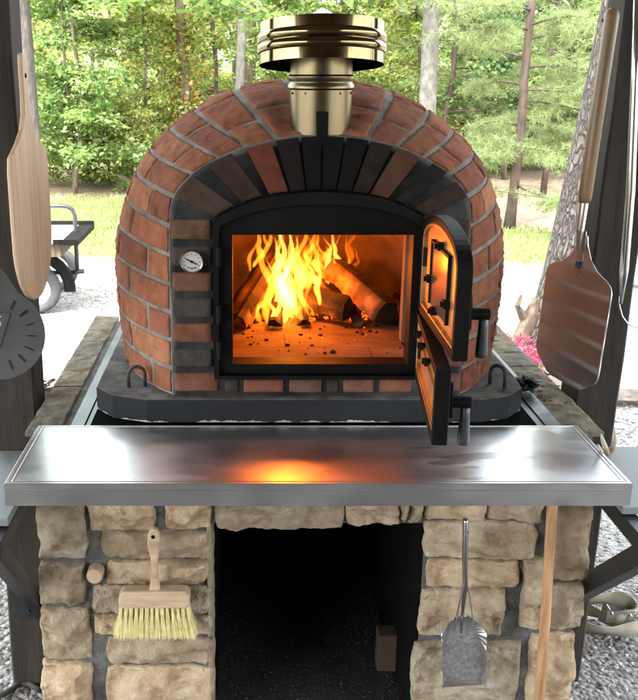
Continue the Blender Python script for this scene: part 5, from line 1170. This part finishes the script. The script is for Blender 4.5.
# stump, flowers, rocks by the pine
c = atz(527, 348, 0); bm = NB(); p0 = c
tube(bm, [c + Vector((-.05,0,-.02)), c + Vector((-.02,0,.12)), c + Vector((.03,0,.24)), c + Vector((.06,.02,.33))], [.085,.065,.055,.035], 10); tube(bm, [c + Vector((0,0,.05)), c + Vector((.09,-.02,.10)), c + Vector((.17,0,.22))], [.05,.04,.02], 8)
tube(bm, [c + Vector((-.02,0,.2)), c + Vector((-.09,-.02,.30)), c + Vector((-.05,0,.36))], [.03,.025,.01], 8)
for v in bm.verts: v.co += Vector((fbm(v.co, 14, 3), fbm(v.co + Vector((5,5,5)), 14, 3), fbm(v.co + Vector((9,0,0)), 14, 2)))*.03
tag(obj('tree_stump', bm, M_drift, smooth=False), 'weathered broken stump at the foot of the leaning pine', 'stump')
def flower_patch(px, py, n_, label, sp=.09):
    c = atz(px, py, .05); r_ = empty('flower_clump', (c.x, c.y, 0), label, 'flowers', 'pink flowers by the pine'); cc = np.array([(rr.gauss(0, sp), rr.gauss(0, sp), .04 + abs(rr.gauss(0, .05))) for _ in range(n_)])
    me = leaves_mesh('petals', cc, g.normal(0,1,(n_,3)), .026, [(.36,.06,.12),(.45,.12,.19),(.28,.03,.08)], [2,1,1], flatness=1); tag(mesh_obj('petals', me, M_leaf, r_), kind='stuff')
    cc2 = np.array([(rr.gauss(0, sp*1.2), rr.gauss(0, sp*1.2), abs(rr.gauss(0, .035))) for _ in range(n_)]); me = leaves_mesh('foliage', cc2, g.normal(0,1,(n_,3)), .03, DEEP, W5); mesh_obj('foliage', me, M_leaf, r_)
flower_patch(513, 350, 260, 'clump of pink flowers left of the broken stump'); flower_patch(537, 362, 420, 'larger clump of pink flowers in front of the broken stump', .11)
rocks = [(562, 372, .09, 'flat rock left of the right post'), (584, 392, .10, 'brown rock behind the foot of the aluminium peel'), (570, 356, .07, 'small rock near the pink flowers'), (628, 345, .11, 'rounded rock right of the right post'), (634, 372, .09, 'pale rock below the rounded one'), (624, 398, .08, 'low rock close to the right post'), (500, 338, .05, 'small stone at the edge of the dome'), (548, 385, .07, 'grey rock just above the right ledge'), (545, 335, .08, 'rock at the root of the leaning pine')]
for i, (px, py, r3, lb) in enumerate(rocks):
    bm = NB(); c = atz(px, py, .03); rock(bm, c, r3, 1.4, 1, .6, seed=i*3.3, sub=3, rough=.5, fs=1.4); tag(obj('rock', bm, M_rock), lb, 'rock', 'rocks near the leaning pine')
# webbing strap
root = empty('ratchet_strap', atz(605, 625, 0), 'coiled beige webbing strap with a metal ratchet on the gravel at right', 'strap')
bm = NB(); path = [(560,612,.05),(575,604,.07),(592,600,.09),(610,598,.10),(626,601,.10),(634,608,.08),(630,616,.06),(616,620,.05),(600,616,.04)]
def ribbon(path, w_):
    pts = []
    for x, y, z in path: pts.append(atz(x, y, z))
    fine = []
    m = len(pts)-1
    for i in range(m*6+1):
        t = i/6; a = min(int(t), m-1); k = t-a; p0,p1,p2,p3 = pts[max(a-1,0)],pts[a],pts[a+1],pts[min(a+2,m)]; fine.append(.5*((2*p1)+(p2-p0)*k+(2*p0-5*p1+4*p2-p3)*k*k+(-p0+3*p1-3*p2+p3)*k**3))
    A = []
    for i, p in enumerate(fine):
        tw = .012*math.sin(i*.35); A.append((bm.verts.new(p + Vector((0, -.008+tw, w_/2))), bm.verts.new(p + Vector((0, .008-tw, -w_/2)))))
    for a, b in zip(A, A[1:]): bm.faces.new((a[0], b[0], b[1], a[1]))
ribbon(path, .055); ribbon([(560,618,.03),(578,625,.035),(598,630,.035),(620,630,.035),(645,626,.035),(665,615,.035)], .05); ribbon([(570,606,.03),(590,610,.03),(604,616,.03)], .04)
o = obj('webbing', bm, M_strap, root, smooth=True); o.modifiers.new('s', 'SOLIDIFY').thickness = .003
bm = NB(); c = atz(618, 613, .06)
for dx in (-.022, .022): box(bm, c.x-.045, c.x+.045, c.y+dx-.002, c.y+dx+.002, c.z-.02, c.z+.02)
tube(bm, [c + Vector((-.03,-.03,.01)), c + Vector((-.03,.03,.01))], .006, 8); tube(bm, [c + Vector((.03,-.03,.0)), c + Vector((.03,.03,.0))], .008, 8); tube(bm, [c + Vector((.04,-.022,.0)), c + Vector((.07,-.02,.03)), c + Vector((.075,.02,.03)), c + Vector((.04,.022,.0))], .004, 8)
obj('ratchet', bm, M_galv, root); kids(root)
bm = NB(); tube(bm, [atz(x, y, .012) for x, y in ((-12,699),(4,694),(14,688),(20,683),(30,684),(40,690))], .009, 8); tag(obj('black_hose', bm, M_rubber, smooth=True), 'black hose lying on the gravel left of the stand', 'hose')
